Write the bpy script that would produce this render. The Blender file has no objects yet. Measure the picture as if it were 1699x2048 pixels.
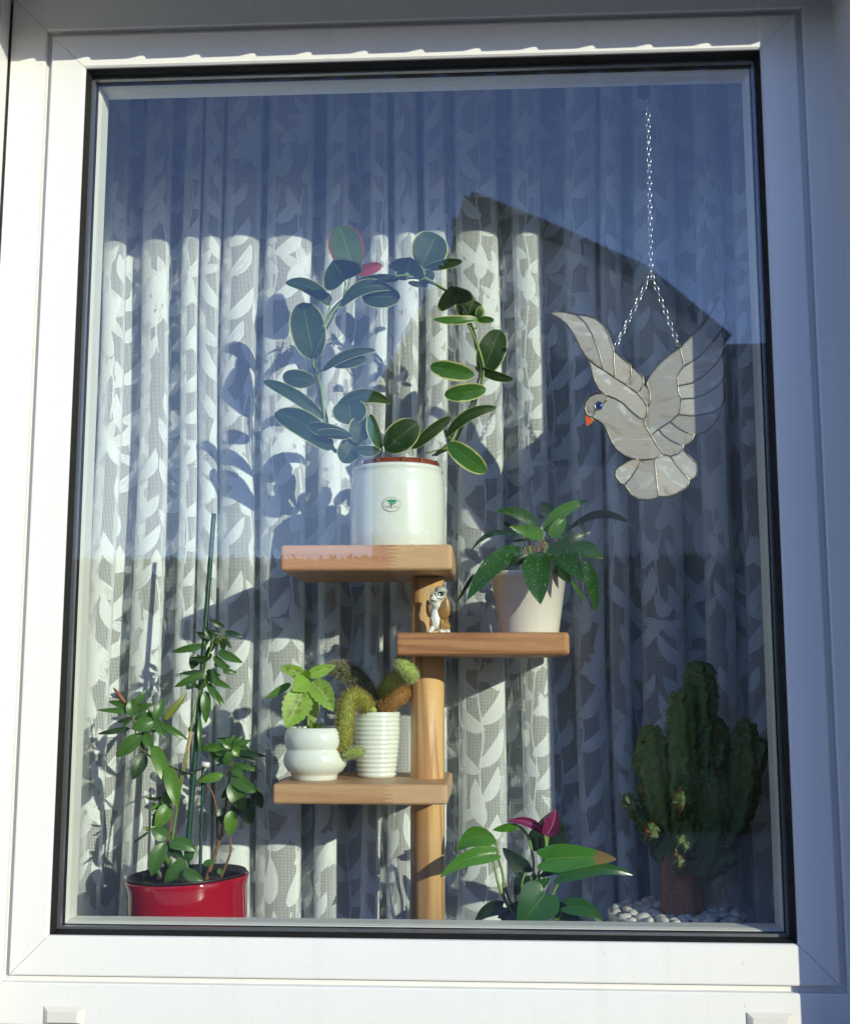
import bpy, bmesh, math, random
from mathutils import Vector, Matrix, noise
from math import sin, cos, pi, radians, sqrt, exp, atan2

scene = bpy.context.scene
col = scene.collection
random.seed(7)

# ------------------------------------------------------------------ camera
CAM = Vector((0.7191, -1.9517, 0.4179)); YAW = 0.0542; PITCH = 0.1388; FPX = 2350.0; IW, IH = 1699.0, 2048.0
WO, HO = 1.2, 1.505                       # glazed opening of the sash, metres
cd = bpy.data.cameras.new('camera'); cam = bpy.data.objects.new('camera', cd); col.objects.link(cam)
cam.location = CAM; cam.rotation_euler = (pi / 2 + PITCH, 0, YAW)
cd.sensor_fit = 'HORIZONTAL'; cd.sensor_width = 36; cd.lens = 36 * FPX / IW
cd.clip_start = 0.02; cd.clip_end = 400
scene.camera = cam
_f = Vector((-sin(YAW) * cos(PITCH), cos(YAW) * cos(PITCH), sin(PITCH)))
_r = Vector((cos(YAW), sin(YAW), 0)); _u = _r.cross(_f)

def at(px, py, y):
    """world point on the plane y = const that a place in the photograph looks at"""
    d = _f + _r * ((px - IW / 2) / FPX) + _u * ((IH / 2 - py) / FPX)
    return CAM + d * ((y - CAM.y) / d.y)

def Z(ox, oy, s):
    return lambda x, y, d: at(ox + x / s, oy + y / s, d)

def ppm(y):                                # photo pixels per metre at depth y
    return FPX / (y - CAM.y)

# ------------------------------------------------------------------ sky, sun, exposure
SUN = Vector((0.848, -1.0, 0.373)).normalized()
world = bpy.data.worlds.new('World'); scene.world = world; world.use_nodes = True
nt = world.node_tree; nt.nodes.clear()
sky = nt.nodes.new('ShaderNodeTexSky'); sky.sky_type = 'NISHITA'; sky.sun_disc = False
sky.sun_elevation = math.asin(SUN.z); sky.sun_rotation = atan2(SUN.x, SUN.y)
sky.air_density = 1.0; sky.dust_density = 0.15; sky.ozone_density = 2.0; sky.altitude = 200
bg = nt.nodes.new('ShaderNodeBackground'); bg.inputs['Strength'].default_value = 0.15
wo = nt.nodes.new('ShaderNodeOutputWorld')
wb = nt.nodes.new('ShaderNodeMix'); wb.data_type = 'RGBA'; wb.blend_type = 'MULTIPLY'; wb.inputs[0].default_value = 1; wb.inputs[7].default_value = (1.0, 1.03, 1.5, 1)
nt.links.new(sky.outputs[0], wb.inputs[6]); nt.links.new(wb.outputs[2], bg.inputs[0]); nt.links.new(bg.outputs[0], wo.inputs[0])
sl = bpy.data.lights.new('sun', 'SUN'); sl.energy = 3.45; sl.angle = radians(0.53); sl.color = (1.0, 0.97, 0.77)
so = bpy.data.objects.new('sun', sl); col.objects.link(so)
so.rotation_euler = (-SUN).to_track_quat('-Z', 'Y').to_euler(); so.location = SUN * 20
scene.view_settings.view_transform = 'Standard'; scene.view_settings.look = 'None'
scene.view_settings.exposure = 0.42; scene.view_settings.gamma = 1.0
scene.render.engine = 'CYCLES'
cy = scene.cycles
cy.use_adaptive_sampling = True; cy.adaptive_threshold = .025; cy.max_bounces = 8; cy.diffuse_bounces = 3; cy.glossy_bounces = 4; cy.transmission_bounces = 6
cy.transparent_max_bounces = 40; cy.caustics_reflective = False; cy.caustics_refractive = False
cy.use_denoising = True; cy.sample_clamp_indirect = 6.0

# ------------------------------------------------------------------ material helpers
class NT:
    def __init__(s, name):
        s.m = bpy.data.materials.new(name); s.m.use_nodes = True
        s.t = s.m.node_tree; s.t.nodes.clear(); s.out = s.n('OutputMaterial')
    def n(s, typ, **kw):
        nd = s.t.nodes.new('ShaderNode' + typ)
        for k, v in kw.items(): setattr(nd, k, v)
        return nd
    def l(s, a, b): s.t.links.new(a, b)
    def inp(s, sock, v):
        if v is None: return
        if hasattr(v, 'links') or hasattr(v, 'is_output'): s.l(v, sock)
        elif isinstance(v, (tuple, list)) and len(v) == 3 and sock.type == 'RGBA': sock.default_value = (*v, 1)
        else: sock.default_value = v
    def math(s, op, a, b=None, c=None, clamp=False):
        nd = s.n('Math', operation=op, use_clamp=clamp)
        for i, v in enumerate((a, b, c)):
            if v is not None: s.inp(nd.inputs[i], v)
        return nd.outputs[0]
    def mix(s, f, a, b, blend='MIX'):
        nd = s.n('Mix', data_type='RGBA', blend_type=blend)
        s.inp(nd.inputs[0], f); s.inp(nd.inputs[6], a); s.inp(nd.inputs[7], b)
        return nd.outputs[2]
    def noise(s, vec, scale, detail=3, rough=.5, dist=0):
        nd = s.n('TexNoise'); s.inp(nd.inputs['Vector'], vec); nd.inputs['Scale'].default_value = scale
        nd.inputs['Detail'].default_value = detail; nd.inputs['Roughness'].default_value = rough
        nd.inputs['Distortion'].default_value = dist
        return nd.outputs[0]
    def ramp(s, f, stops):
        nd = s.n('ValToRGB'); s.l(f, nd.inputs[0]); e = nd.color_ramp.elements
        while len(e) < len(stops): e.new(.5)
        for el, (p, c) in zip(e, stops):
            el.position = p; el.color = (*c, 1) if len(c) == 3 else c
        return nd.outputs[0]
    def step(s, v, lo, hi):
        nd = s.n('MapRange', interpolation_type='SMOOTHSTEP')
        s.inp(nd.inputs[0], v); nd.inputs[1].default_value = lo; nd.inputs[2].default_value = hi
        return nd.outputs[0]
    def coord(s, which='Object', scale=None):
        c = s.n('TexCoord').outputs[which]
        if scale:
            mp = s.n('Mapping'); s.l(c, mp.inputs[0]); mp.inputs['Scale'].default_value = scale; c = mp.outputs[0]
        return c
    def bump(s, h, strength=.2, dist=.002):
        nd = s.n('Bump'); nd.inputs['Strength'].default_value = strength; nd.inputs['Distance'].default_value = dist
        s.l(h, nd.inputs['Height']); return nd.outputs[0]
    def pbr(s, color, rough=.5, metal=0, normal=None, spec=.5, coat=0, sss=0):
        p = s.n('BsdfPrincipled'); s.inp(p.inputs['Base Color'], color); s.inp(p.inputs['Roughness'], rough)
        s.inp(p.inputs['Metallic'], metal); s.inp(p.inputs['Specular IOR Level'], spec)
        if coat: p.inputs['Coat Weight'].default_value = coat; p.inputs['Coat Roughness'].default_value = .05
        if normal is not None: s.l(normal, p.inputs['Normal'])
        return p.outputs[0]
    def end(s, sh): s.l(sh, s.out.inputs[0]); return s.m

def simple(name, color, rough=.5, metal=0, nscale=40, var=.12, bump=0.0, bscale=300, coat=0, spec=.5):
    k = NT(name); o = k.coord()
    n = k.noise(o, nscale, 4)
    f = k.math('MULTIPLY_ADD', n, 2 * var, 1 - var)
    c = k.mix(1.0, color, k.n('CombineColor').outputs[0], 'MULTIPLY') if False else None
    mul = k.n('VectorMath', operation='SCALE'); mul.inputs[0].default_value = color; k.l(f, mul.inputs['Scale'])
    nb = k.bump(k.noise(o, bscale, 3), bump, .001) if bump else None
    r = k.math('MULTIPLY_ADD', k.noise(o, nscale * 2.3, 3), .16, rough - .08)
    return k.end(k.pbr(mul.outputs[0], r, metal, nb, spec, coat))

def upvc(name, color):
    k = NT(name); o = k.coord()
    n = k.noise(o, 3.0, 4); sp = k.noise(o, 260, 2)
    speck = k.math('MULTIPLY', k.step(sp, .735, .77), .55)
    c = k.mix(k.math('MULTIPLY', k.step(n, .35, .75), .10), color, (color[0] * .82, color[1] * .80, color[2] * .74))
    st = k.noise(k.coord('Object', (30, 30, 1.6)), 1.0, 4); c = k.mix(k.math('MULTIPLY', k.step(st, .52, .82), .13), c, (.34, .31, .25))
    c = k.mix(speck, c, (.12, .10, .08))
    nb = k.bump(k.noise(o, 420, 2), .06, .0006)
    return k.end(k.pbr(c, k.math('MULTIPLY_ADD', n, .18, .28), 0, nb, .45))

def glassmat(name, tint, r0=.05, dust=True):
    k = NT(name); g = k.n('NewGeometry')
    dt = k.n('VectorMath', operation='DOT_PRODUCT'); k.l(g.outputs['Incoming'], dt.inputs[0]); k.l(g.outputs['Normal'], dt.inputs[1])
    c = k.math('ABSOLUTE', dt.outputs['Value'])
    f = k.math('POWER', k.math('SUBTRACT', 1.0, c, clamp=True), 5.0)
    fac = k.math('MULTIPLY_ADD', f, 1 - r0, r0)
    t = k.n('BsdfTransparent'); k.inp(t.inputs[0], tint)
    gl = k.n('BsdfGlossy'); gl.inputs['Roughness'].default_value = 0.0; k.inp(gl.inputs[0], (.96, .98, 1.0))
    if not dust:
        ms = k.n('MixShader'); k.l(fac, ms.inputs[0]); k.l(t.outputs[0], ms.inputs[1]); k.l(gl.outputs[0], ms.inputs[2])
        return k.end(ms.outputs[0])
    # light dust on the pane
    o = k.coord()
    d = k.n('BsdfDiffuse'); k.inp(d.inputs[0], (.6, .6, .6))
    ms = k.n('MixShader'); k.l(fac, ms.inputs[0]); k.l(t.outputs[0], ms.inputs[1]); k.l(gl.outputs[0], ms.inputs[2])
    ds = k.n('MixShader')
    sp = k.math('MULTIPLY', k.step(k.noise(o, 420, 1), .815, .83), .35)
    k.l(k.math('MULTIPLY_ADD', k.step(k.noise(o, 7, 6, .65), .35, .8), .005, sp), ds.inputs[0])
    k.l(ms.outputs[0], ds.inputs[1]); k.l(d.outputs[0], ds.inputs[2])
    return k.end(ds.outputs[0])

def leafmat(name, col_a, col_b, *a, spec=.45, **kw):
    return leafmat_(name, col_a, col_b, *a, spec=spec, **kw)

def leafmat_(name, col_a, col_b, margin=None, mw=.12, rib=None, vein=.25, rough=.38, speck=None, tl=.35, under=None, veins_n=9.0, blotch=None, tipcol=None, mnoise=.35, ribw=.045, spec=.45):
    """leaf: u runs base to tip, v runs across"""
    k = NT(name); uv = k.n('TexCoord').outputs['UV']; o = k.coord()
    sp = k.n('SeparateXYZ'); k.l(uv, sp.inputs[0]); u, v = sp.outputs[0], sp.outputs[1]
    av = k.math('ABSOLUTE', k.math('MULTIPLY_ADD', v, 2.0, -1.0))
    n1 = k.noise(o, 26, 4)
    c = k.mix(n1, col_a, col_b)
    # side veins
    w = k.math('ABSOLUTE', k.math('SINE', k.math('MULTIPLY', k.math('SUBTRACT', u, k.math('MULTIPLY', av, .16)), veins_n * pi)))
    vm = k.math('MULTIPLY', k.step(w, .16, .0), vein)
    lift = tuple(min(1, x * 2.0 + .03) for x in col_b)
    if vein: c = k.mix(vm, c, lift)
    ribc = rib or lift
    c = k.mix(k.math('MULTIPLY', k.step(av, ribw, ribw * .3), .85), c, ribc)
    if blotch:
        bm = k.math('MULTIPLY', k.step(k.noise(o, 60, 4), .53, .60), k.step(av, .62, .25)); c = k.mix(k.math('MULTIPLY', bm, .45), c, blotch)
    if margin:
        e = k.math('ADD', av, k.math('MULTIPLY', k.math('SUBTRACT', k.noise(o, 55, 3), .5), mnoise))
        c = k.mix(k.step(e, 1 - mw - .03, 1 - mw + .03), c, margin)
    if speck:
        c = k.mix(k.step(k.noise(o, 330, 2), .66, .70), c, speck)
    if tipcol:
        c = k.mix(k.step(k.math('ADD', u, k.math('MULTIPLY', k.noise(o, 60, 3), .3)), .80, .86), c, tipcol)
    if under:
        c = k.mix(k.n('NewGeometry').outputs['Backfacing'], c, under)
    h = k.math('MULTIPLY_ADD', k.noise(o, 120, 3), .5, k.math('MULTIPLY', w, .6))
    nb = k.bump(h, .07, .0012)
    p = k.pbr(c, k.math('MULTIPLY_ADD', n1, .2, rough - .1), 0, nb, spec)
    t = k.n('BsdfTranslucent')
    tc = k.mix(1.0, c, (1.0, 1.15, .45), 'MULTIPLY'); k.l(tc, t.inputs[0])
    ms = k.n('MixShader'); ms.inputs[0].default_value = tl; k.l(p, ms.inputs[1]); k.l(t.outputs[0], ms.inputs[2])
    return k.end(ms.outputs[0])

def wood(name, light, dark, axis, ring=55, fleck=.3, joint=None):
    """grain runs along axis"""
    k = NT(name); sc = [1, 1, 1]; sc['xyz'.index(axis)] = .045
    o = k.coord('Object', tuple(sc)); oo = k.coord()
    n = k.noise(o, 9, 3, .5, .6)
    rings = k.math('SINE', k.math('MULTIPLY', n, ring))
    rings = k.math('MULTIPLY_ADD', rings, .5, .5)
    fine = k.noise(o, 420, 2)
    c = k.mix(k.math('POWER', rings, 3.0), light, dark)
    c = k.mix(k.math('MULTIPLY', k.step(fine, .50, .72), fleck), c, tuple(x * .6 for x in dark))
    if joint:
        s2 = k.n('SeparateXYZ'); k.l(oo, s2.inputs[0])
        tri = k.math('PINGPONG', s2.outputs[2], .0034)
        j = k.step(k.math('ADD', s2.outputs[0], k.math('MULTIPLY', tri, 6.0)), joint[0], joint[0] + .0008)
        c = k.mix(j, c, k.mix(k.math('MULTIPLY', k.step(fine, .45, .7), .35), joint[1], tuple(x * .7 for x in joint[1])))
    big = k.noise(oo, 6, 2)
    c = k.mix(k.math('MULTIPLY', big, .25), c, tuple(x * .75 for x in light))
    nb = k.bump(fine, .12, .0006)
    return k.end(k.pbr(c, k.math('MULTIPLY_ADD', fine, .15, .38), 0, nb, .4))

def ceramic(name, color, rough=.12, tint=None):
    k = NT(name); o = k.coord(); n = k.noise(o, 14, 3); s = k.noise(o, 500, 2)
    c = k.mix(k.math('MULTIPLY', n, .35), color, tint or tuple(x * .9 for x in color))
    c = k.mix(k.math('MULTIPLY', k.step(s, .70, .74), .25), c, tuple(x * .5 for x in color))
    nb = k.bump(k.noise(o, 45, 2), .05, .001)
    return k.end(k.pbr(c, rough, 0, nb, .5, .35))

def clothmat(name, kind):
    """sheer knitted curtain: open thread grid, solid lace leaves, openwork leaves"""
    k = NT(name); uv = k.n('TexCoord').outputs['UV']; o = k.coord()
    sp = k.n('SeparateXYZ'); k.l(uv, sp.inputs[0]); u, v = sp.outputs[0], sp.outputs[1]
    def thread(c, pitch, duty):
        f = k.math('FRACT', k.math('DIVIDE', c, pitch))
        return k.step(k.math('ABSOLUTE', k.math('SUBTRACT', f, .5)), .5 - duty / 2 - .06, .5 - duty / 2 + .06)
    if kind == 'net':
        a = k.math('MAXIMUM', thread(u, .0028, .34), k.math('MULTIPLY', thread(v, .0028, .34), .92))
        a = k.math('MULTIPLY', a, .93)
    elif kind == 'lace':
        av = k.math('ABSOLUTE', k.math('MULTIPLY_ADD', v, 2.0, -1.0))
        inner = k.step(av, .80, .62)
        tx = k.step(k.noise(o, 340, 2), .40, .60)
        a = k.math('SUBTRACT', .97, k.math('MULTIPLY', inner, k.math('MULTIPLY_ADD', tx, .14, .02)))
    else:
        av = k.math('ABSOLUTE', k.math('MULTIPLY_ADD', v, 2.0, -1.0))
        s3 = k.n('SeparateXYZ'); k.l(o, s3.inputs[0])
        d1 = thread(k.math('ADD', s3.outputs[0], s3.outputs[2]), .0062, .46)
        d2 = thread(k.math('SUBTRACT', s3.outputs[0], s3.outputs[2]), .0062, .46)
        a = k.math('MAXIMUM', k.math('MAXIMUM', d1, d2), k.step(av, .68, .78))
        a = k.math('MAXIMUM', a, k.step(av, .12, .06)); a = k.math('MULTIPLY', a, .95)
    d = k.n('BsdfDiffuse'); k.inp(d.inputs[0], (.90, .94, .95))
    t = k.n('BsdfTranslucent'); k.inp(t.inputs[0], (.88, .92, .94))
    ms = k.n('MixShader'); ms.inputs[0].default_value = .28; k.l(d.outputs[0], ms.inputs[1]); k.l(t.outputs[0], ms.inputs[2])
    tr = k.n('BsdfTransparent')
    mx = k.n('MixShader'); k.l(a, mx.inputs[0]); k.l(tr.outputs[0], mx.inputs[1]); k.l(ms.outputs[0], mx.inputs[2])
    return k.end(mx.outputs[0])

def opal(name):
    """streaky cream stained glass"""
    k = NT(name); o = k.coord('Object', (1.0, 1, 2.2)); info = k.n('ObjectInfo')
    off = k.n('VectorMath', operation='ADD'); k.l(o, off.inputs[0])
    cx = k.n('CombineXYZ'); r = k.math('MULTIPLY', info.outputs['Random'], 7.0)
    for i in range(3): k.l(r, cx.inputs[i])
    k.l(cx.outputs[0], off.inputs[1])
    w = k.noise(off.outputs[0], 10, 5, .6, 2.2)
    w2 = k.noise(off.outputs[0], 36, 3, .5, 2.0)
    c = k.ramp(w, [(.3, (.36, .32, .28)), (.44, (.56, .51, .45)), (.55, (.49, .48, .45)), (.68, (.76, .75, .70))])
    c = k.mix(k.math('MULTIPLY', k.step(w2, .55, .70), .35), c, (.50, .43, .37))
    tone = k.math('MULTIPLY_ADD', info.outputs['Random'], .36, .78)
    sc = k.n('VectorMath', operation='SCALE'); k.l(c, sc.inputs[0]); k.l(tone, sc.inputs['Scale'])
    p = k.pbr(sc.outputs[0], .18, 0, k.bump(w2, .15, .002), .5)
    t = k.n('BsdfTranslucent'); k.l(sc.outputs[0], t.inputs[0])
    ms = k.n('MixShader'); ms.inputs[0].default_value = .3; k.l(p, ms.inputs[1]); k.l(t.outputs[0], ms.inputs[2])
    return k.end(ms.outputs[0])

MAT = {}
MAT['upvc'] = upvc('white_upvc', (.70, .70, .665))
MAT['bead'] = upvc('white_upvc_bead', (.74, .75, .70))
MAT['cap'] = upvc('drain_cap_shaded', (.60, .58, .53))  # greyed beige: shade of the recessed caps put into the colour
MAT['rubber'] = simple('black_rubber', (.012, .012, .012), .6, 0, 60, .3, spec=.15)
MAT['alu'] = simple('spacer_aluminium', (.30, .31, .33), .35, .8, 300, .3)
MAT['glass'] = glassmat('window_glass', (.990, .997, .991), .029, False); MAT['glass_d'] = glassmat('window_glass_dusty', (.990, .997, .991), .029)
MAT['render'] = simple('white_render', (.62, .61, .57), .9, 0, 8, .08, .6, 160)
MAT['paving'] = simple('pale_paving', (.32, .30, .27), .85, 0, 3, .25, .4, 60)
MAT['plaster'] = simple('room_plaster', (.42, .40, .37), .9, 0, 3, .05)
MAT['parquet'] = simple('room_floor', (.20, .13, .08), .5, 0, 5, .2)
MAT['sill'] = simple('stone_sill', (.45, .44, .42), .35, 0, 30, .15)
MAT['net'] = clothmat('curtain_net', 'net'); MAT['lace'] = clothmat('curtain_lace', 'lace'); MAT['open'] = clothmat('curtain_openwork', 'open')

# ------------------------------------------------------------------ object helpers
def tag(o, label=None, cat=None, group=None, kind=None):
    if label: o['label'] = label
    if cat: o['category'] = cat
    if group: o['group'] = group
    if kind: o['kind'] = kind
    return o

def thing(name, loc, label, cat, group=None):
    o = bpy.data.objects.new(name, None); col.objects.link(o); o.location = loc; o.empty_display_size = .05
    return tag(o, label, cat, group)

def root_loc(p):
    v = Vector((0, 0, 0))
    while p is not None: v = v + p.location; p = p.parent
    return v

def link(name, me, mat, parent=None, loc=(0, 0, 0)):
    if mat is not None and not me.materials: me.materials.append(mat)
    o = bpy.data.objects.new(name, me); col.objects.link(o); o.location = loc
    if parent is not None: o.parent = parent
    return o

def obj(name, vs, fs, mat, parent=None, smooth=False, uv=None, mats=None, mi=None, center=False):
    off = root_loc(parent); loc = Vector((0, 0, 0))
    vs = [Vector(v) - off for v in vs]
    if center or parent is None:
        lo = Vector((min(v.x for v in vs), min(v.y for v in vs), min(v.z for v in vs)))
        hi = Vector((max(v.x for v in vs), max(v.y for v in vs), max(v.z for v in vs)))
        loc = (lo + hi) / 2; loc.z = lo.z if parent is None else loc.z
        vs = [v - loc for v in vs]
    me = bpy.data.meshes.new(name); me.from_pydata([tuple(v) for v in vs], [], fs)
    for m in (mats or [mat]): me.materials.append(m)
    if mi: me.polygons.foreach_set('material_index', mi)
    if smooth: me.polygons.foreach_set('use_smooth', [True] * len(me.polygons))
    if uv:
        lay = me.uv_layers.new(name='UVMap')
        lay.data.foreach_set('uv', [c for p in me.polygons for vi in p.vertices for c in uv[vi]])
    me.update()
    return link(name, me, None, parent, loc)

def shift(vs, fs, V, F):
    b = len(V); V.extend(vs); F.extend([tuple(i + b for i in f) for f in fs])

def boxv(x0, x1, y0, y1, z0, z1, b=0.0):
    if b <= 0:
        vs = [Vector((x, y, z)) for z in (z0, z1) for y in (y0, y1) for x in (x0, x1)]
        return vs, [(0, 2, 3, 1), (4, 5, 7, 6), (0, 1, 5, 4), (2, 6, 7, 3), (0, 4, 6, 2), (1, 3, 7, 5)]
    bm = bmesh.new(); bmesh.ops.create_cube(bm, size=1)
    bmesh.ops.scale(bm, vec=(x1 - x0, y1 - y0, z1 - z0), verts=bm.verts)
    bmesh.ops.translate(bm, vec=((x0 + x1) / 2, (y0 + y1) / 2, (z0 + z1) / 2), verts=bm.verts)
    bmesh.ops.bevel(bm, geom=bm.edges[:], offset=b, segments=3, profile=.6, affect='EDGES')
    bm.verts.index_update()
    r = [v.co.copy() for v in bm.verts], [tuple(v.index for v in f.verts) for f in bm.faces]
    bm.free(); return r

def box(name, x0, x1, y0, y1, z0, z1, mat, parent=None, b=0.0, smooth=False, center=False):
    v, f = boxv(x0, x1, y0, y1, z0, z1, b)
    return obj(name, v, f, mat, parent, smooth and b > 0, center=center)

def frame_bars(name, x0, x1, z0, z1, prof, mat, parent, gap=.0004, smooth=False):
    """four mitred bars round a rectangle; prof: (outward offset, y)"""
    cor = [((x0, z0), (-1, -1)), ((x1, z0), (1, -1)), ((x1, z1), (1, 1)), ((x0, z1), (-1, 1))]
    out = []
    for k in range(4):
        (c0, d0), (c1, d1) = cor[k], cor[(k + 1) % 4]
        dx, dz = c1[0] - c0[0], c1[1] - c0[1]; L = sqrt(dx * dx + dz * dz); dx /= L; dz /= L
        vs = []
        for (c, d, sg) in ((c0, d0, 1), (c1, d1, -1)):
            for (o, y) in prof:
                vs.append((c[0] + d[0] * o + dx * gap * sg, y, c[1] + d[1] * o + dz * gap * sg))
        n = len(prof); fs = [(i, (i + 1) % n, n + (i + 1) % n, n + i) for i in range(n)]
        fs += [tuple(range(n))[::-1], tuple(range(n, 2 * n))]
        out.append(obj(name, vs, fs, mat, parent, center=True))
    return out

def lathe(prof, c, n=56, ribs=None):
    """prof: (radius, z); closed to the axis where radius is 0"""
    vs, fs = [], []
    for i, (r, z) in enumerate(prof):
        for j in range(n):
            a = 2 * pi * j / n
            vs.append(Vector((c[0] + r * cos(a), c[1] + r * sin(a), c[2] + z)))
    for i in range(len(prof) - 1):
        for j in range(n):
            j2 = (j + 1) % n
            fs.append((i * n + j, i * n + j2, (i + 1) * n + j2, (i + 1) * n + j))
    return vs, fs

def smoothpath(pts, n):
    """Catmull-Rom through pts (tuples of any length)"""
    P = [pts[0]] + list(pts) + [pts[-1]]; out = []
    m = len(pts) - 1
    for i in range(n + 1):
        t = i / n * m; k = min(int(t), m - 1); t -= k
        p0, p1, p2, p3 = P[k], P[k + 1], P[k + 2], P[k + 3]
        out.append(tuple(.5 * (2 * b + (c - a) * t + (2 * a - 5 * b + 4 * c - d) * t * t + (3 * b - a - 3 * c + d) * t ** 3)
                         for a, b, c, d in zip(p0, p1, p2, p3)))
    return out

def tube(path, n=8, star=None, cap=True, jit=None):
    """path: list of (x, y, z, r)"""
    vs, fs = [], []; ref = Vector((.3, 1, .2)).normalized(); m = len(path); P = [Vector(p[:3]) for p in path]
    for i, p in enumerate(path):
        t = (P[min(i + 1, m - 1)] - P[max(i - 1, 0)])
        t = t.normalized() if t.length > 1e-9 else Vector((0, 0, 1))
        a = (ref - t * ref.dot(t)).normalized(); b = t.cross(a); ref = a
        for j in range(n):
            an = 2 * pi * j / n; r = p[3] * (star(an, i / (m - 1)) if star else 1)
            q = P[i] + (a * cos(an) + b * sin(an)) * r
            if jit: q = q + jit(q)
            vs.append(q)
    for i in range(m - 1):
        for j in range(n):
            j2 = (j + 1) % n; fs.append((i * n + j, i * n + j2, (i + 1) * n + j2, (i + 1) * n + j))
    if cap: fs.append(tuple(range(n))[::-1]); fs.append(tuple((m - 1) * n + j for j in range(n)))
    return vs, fs

def pathobj(name, pts, mat, parent, n=8, sub=4, **kw):
    v, f = tube(smoothpath(pts, max(2, (len(pts) - 1) * sub)), n, **kw)
    return obj(name, v, f, mat, parent, True)

PROF = {
    'ell': lambda t: (1 - abs(2 * t - 1) ** 2.1) ** .52,
    'obov': lambda t: (1 - abs(2 * t ** 1.15 - 1) ** 2.1) ** .52,
    'lance': lambda t: (t ** .75 * (1 - t) ** .95) / .305,
    'ovate': lambda t: (t ** .5 * (1 - t) ** .85) / .412,
    'heart': lambda t: (.58 + .42 * sin(min(1, t / .3) * pi / 2)) * (1 - t) ** .66 / .86,
    'strap': lambda t: min(1, (t * 7) ** .6, ((1 - t) * 2.2) ** .8),
}

def leaf(parent, base, tip, width, mat, roll=0, arch=.08, fold=.15, side=0, shape='ell', nu=10, nv=3, wave=0.0, serr=0, name='leaf', twist=0, hook=0):
    a = tip - base; L = a.length; ax = a / L; mid = (base + tip) / 2
    tc = (CAM - mid).normalized(); n = (tc - ax * tc.dot(ax)).normalized(); sd = ax.cross(n)
    q = Matrix.Rotation(radians(roll), 3, ax); n = q @ n; sd = q @ sd
    vs, fs, uv = [], [], []; ph = random.random() * 6
    for i in range(nu + 1):
        t = i / nu; t = .45 * t + .55 * (.5 - .5 * cos(pi * t)); w = .5 * width * max(.012, PROF[shape](t)); b4 = 4 * t * (1 - t)
        c = base + a * t + n * (arch * L * b4 - hook * L * t * t) + sd * (side * L * b4)
        q2 = Matrix.Rotation(radians(twist) * (t - .5), 3, ax); n2 = q2 @ n; s2 = q2 @ sd
        for j in range(-nv, nv + 1):
            v = j / nv; e = 1.0
            if serr and abs(j) == nv: e = 1 + serr * (1 if i % 2 else -1)
            p = c + s2 * (w * v * e) + n2 * (fold * w * abs(v) ** 1.3) + n2 * (wave * w * sin(ph + t * 11 + v * 2) * abs(v))
            if shape == 'heart': p = p - ax * (L * .13 * sin(pi * .70 * abs(v)) * (1 - t) ** 5)
            vs.append(p); uv.append((t, (v + 1) / 2))
    m = 2 * nv + 1
    for i in range(nu):
        for j in range(m - 1): fs.append((i * m + j, i * m + j + 1, (i + 1) * m + j + 1, (i + 1) * m + j))
    return obj(name, vs, fs, mat, parent, True, uv)

def leaves(parent, zf, s, depth, table, mats, **dflt):
    """table rows: bx, by, tx, ty, width(zoom px), dict(...)"""
    for row in table:
        bx, by, tx, ty, w = row[:5]; kw = dict(dflt); kw.update(row[5] if len(row) > 5 else {})
        d0 = depth + kw.pop('d', 0) + random.uniform(-.004, .004); d1 = d0 + kw.pop('dt', random.uniform(-.012, .012))
        mt = kw.pop('m', 0); mt = mats[mt]
        if tx > bx: kw['side'] = -kw.get('side', 0)
        b, t = zf(bx, by, d0), zf(tx, ty, d1)
        leaf(parent, b, t, w / s / ppm(depth), mt, **kw)

def soil(parent, c, r, mat, name='soil'):
    vs, fs = [Vector((c[0], c[1], c[2] + .004))], []
    n, m = 28, 6
    for i in range(1, m + 1):
        for j in range(n):
            a = 2 * pi * j / n + i * .1; rr = r * i / m
            p = Vector((c[0] + rr * cos(a), c[1] + rr * sin(a), c[2])); p.z += .006 * noise.noise(p * 90) + .004 * noise.noise(p * 230)
            vs.append(p)
    for j in range(n): fs.append((0, 1 + j, 1 + (j + 1) % n))
    for i in range(m - 1):
        for j in range(n):
            j2 = (j + 1) % n; fs.append((1 + i * n + j, 1 + (i + 1) * n + j, 1 + (i + 1) * n + j2, 1 + i * n + j2))
    return obj(name, vs, fs, mat, parent, False)

# ------------------------------------------------------------------ the setting
GZ = -1.05
tag(obj('ground', [(-60, -80, GZ), (60, -80, GZ), (60, .0, GZ), (-60, .0, GZ)], [(0, 1, 2, 3)], MAT['paving']), kind='structure')
RX0, RX1, RY1, RZ0, RZ1 = -1.8, 3.0, 4.2, -1.0, 1.95
for nm, a in (('room_floor', (RX0, RX1, .42, RY1, RZ0 - .1, RZ0)), ('room_ceiling', (RX0, RX1, .42, RY1, RZ1, RZ1 + .1)),
              ('room_back_wall', (RX0, RX1, RY1, RY1 + .1, RZ0 - .1, RZ1 + .1)), ('room_left_wall', (RX0 - .1, RX0, .42, RY1 + .1, RZ0 - .1, RZ1 + .1)),
              ('room_right_wall', (RX1, RX1 + .1, .42, RY1 + .1, RZ0 - .1, RZ1 + .1))):
    tag(box(nm, *a, MAT['parquet'] if nm == 'room_floor' else MAT['plaster']), kind='structure')

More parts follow.
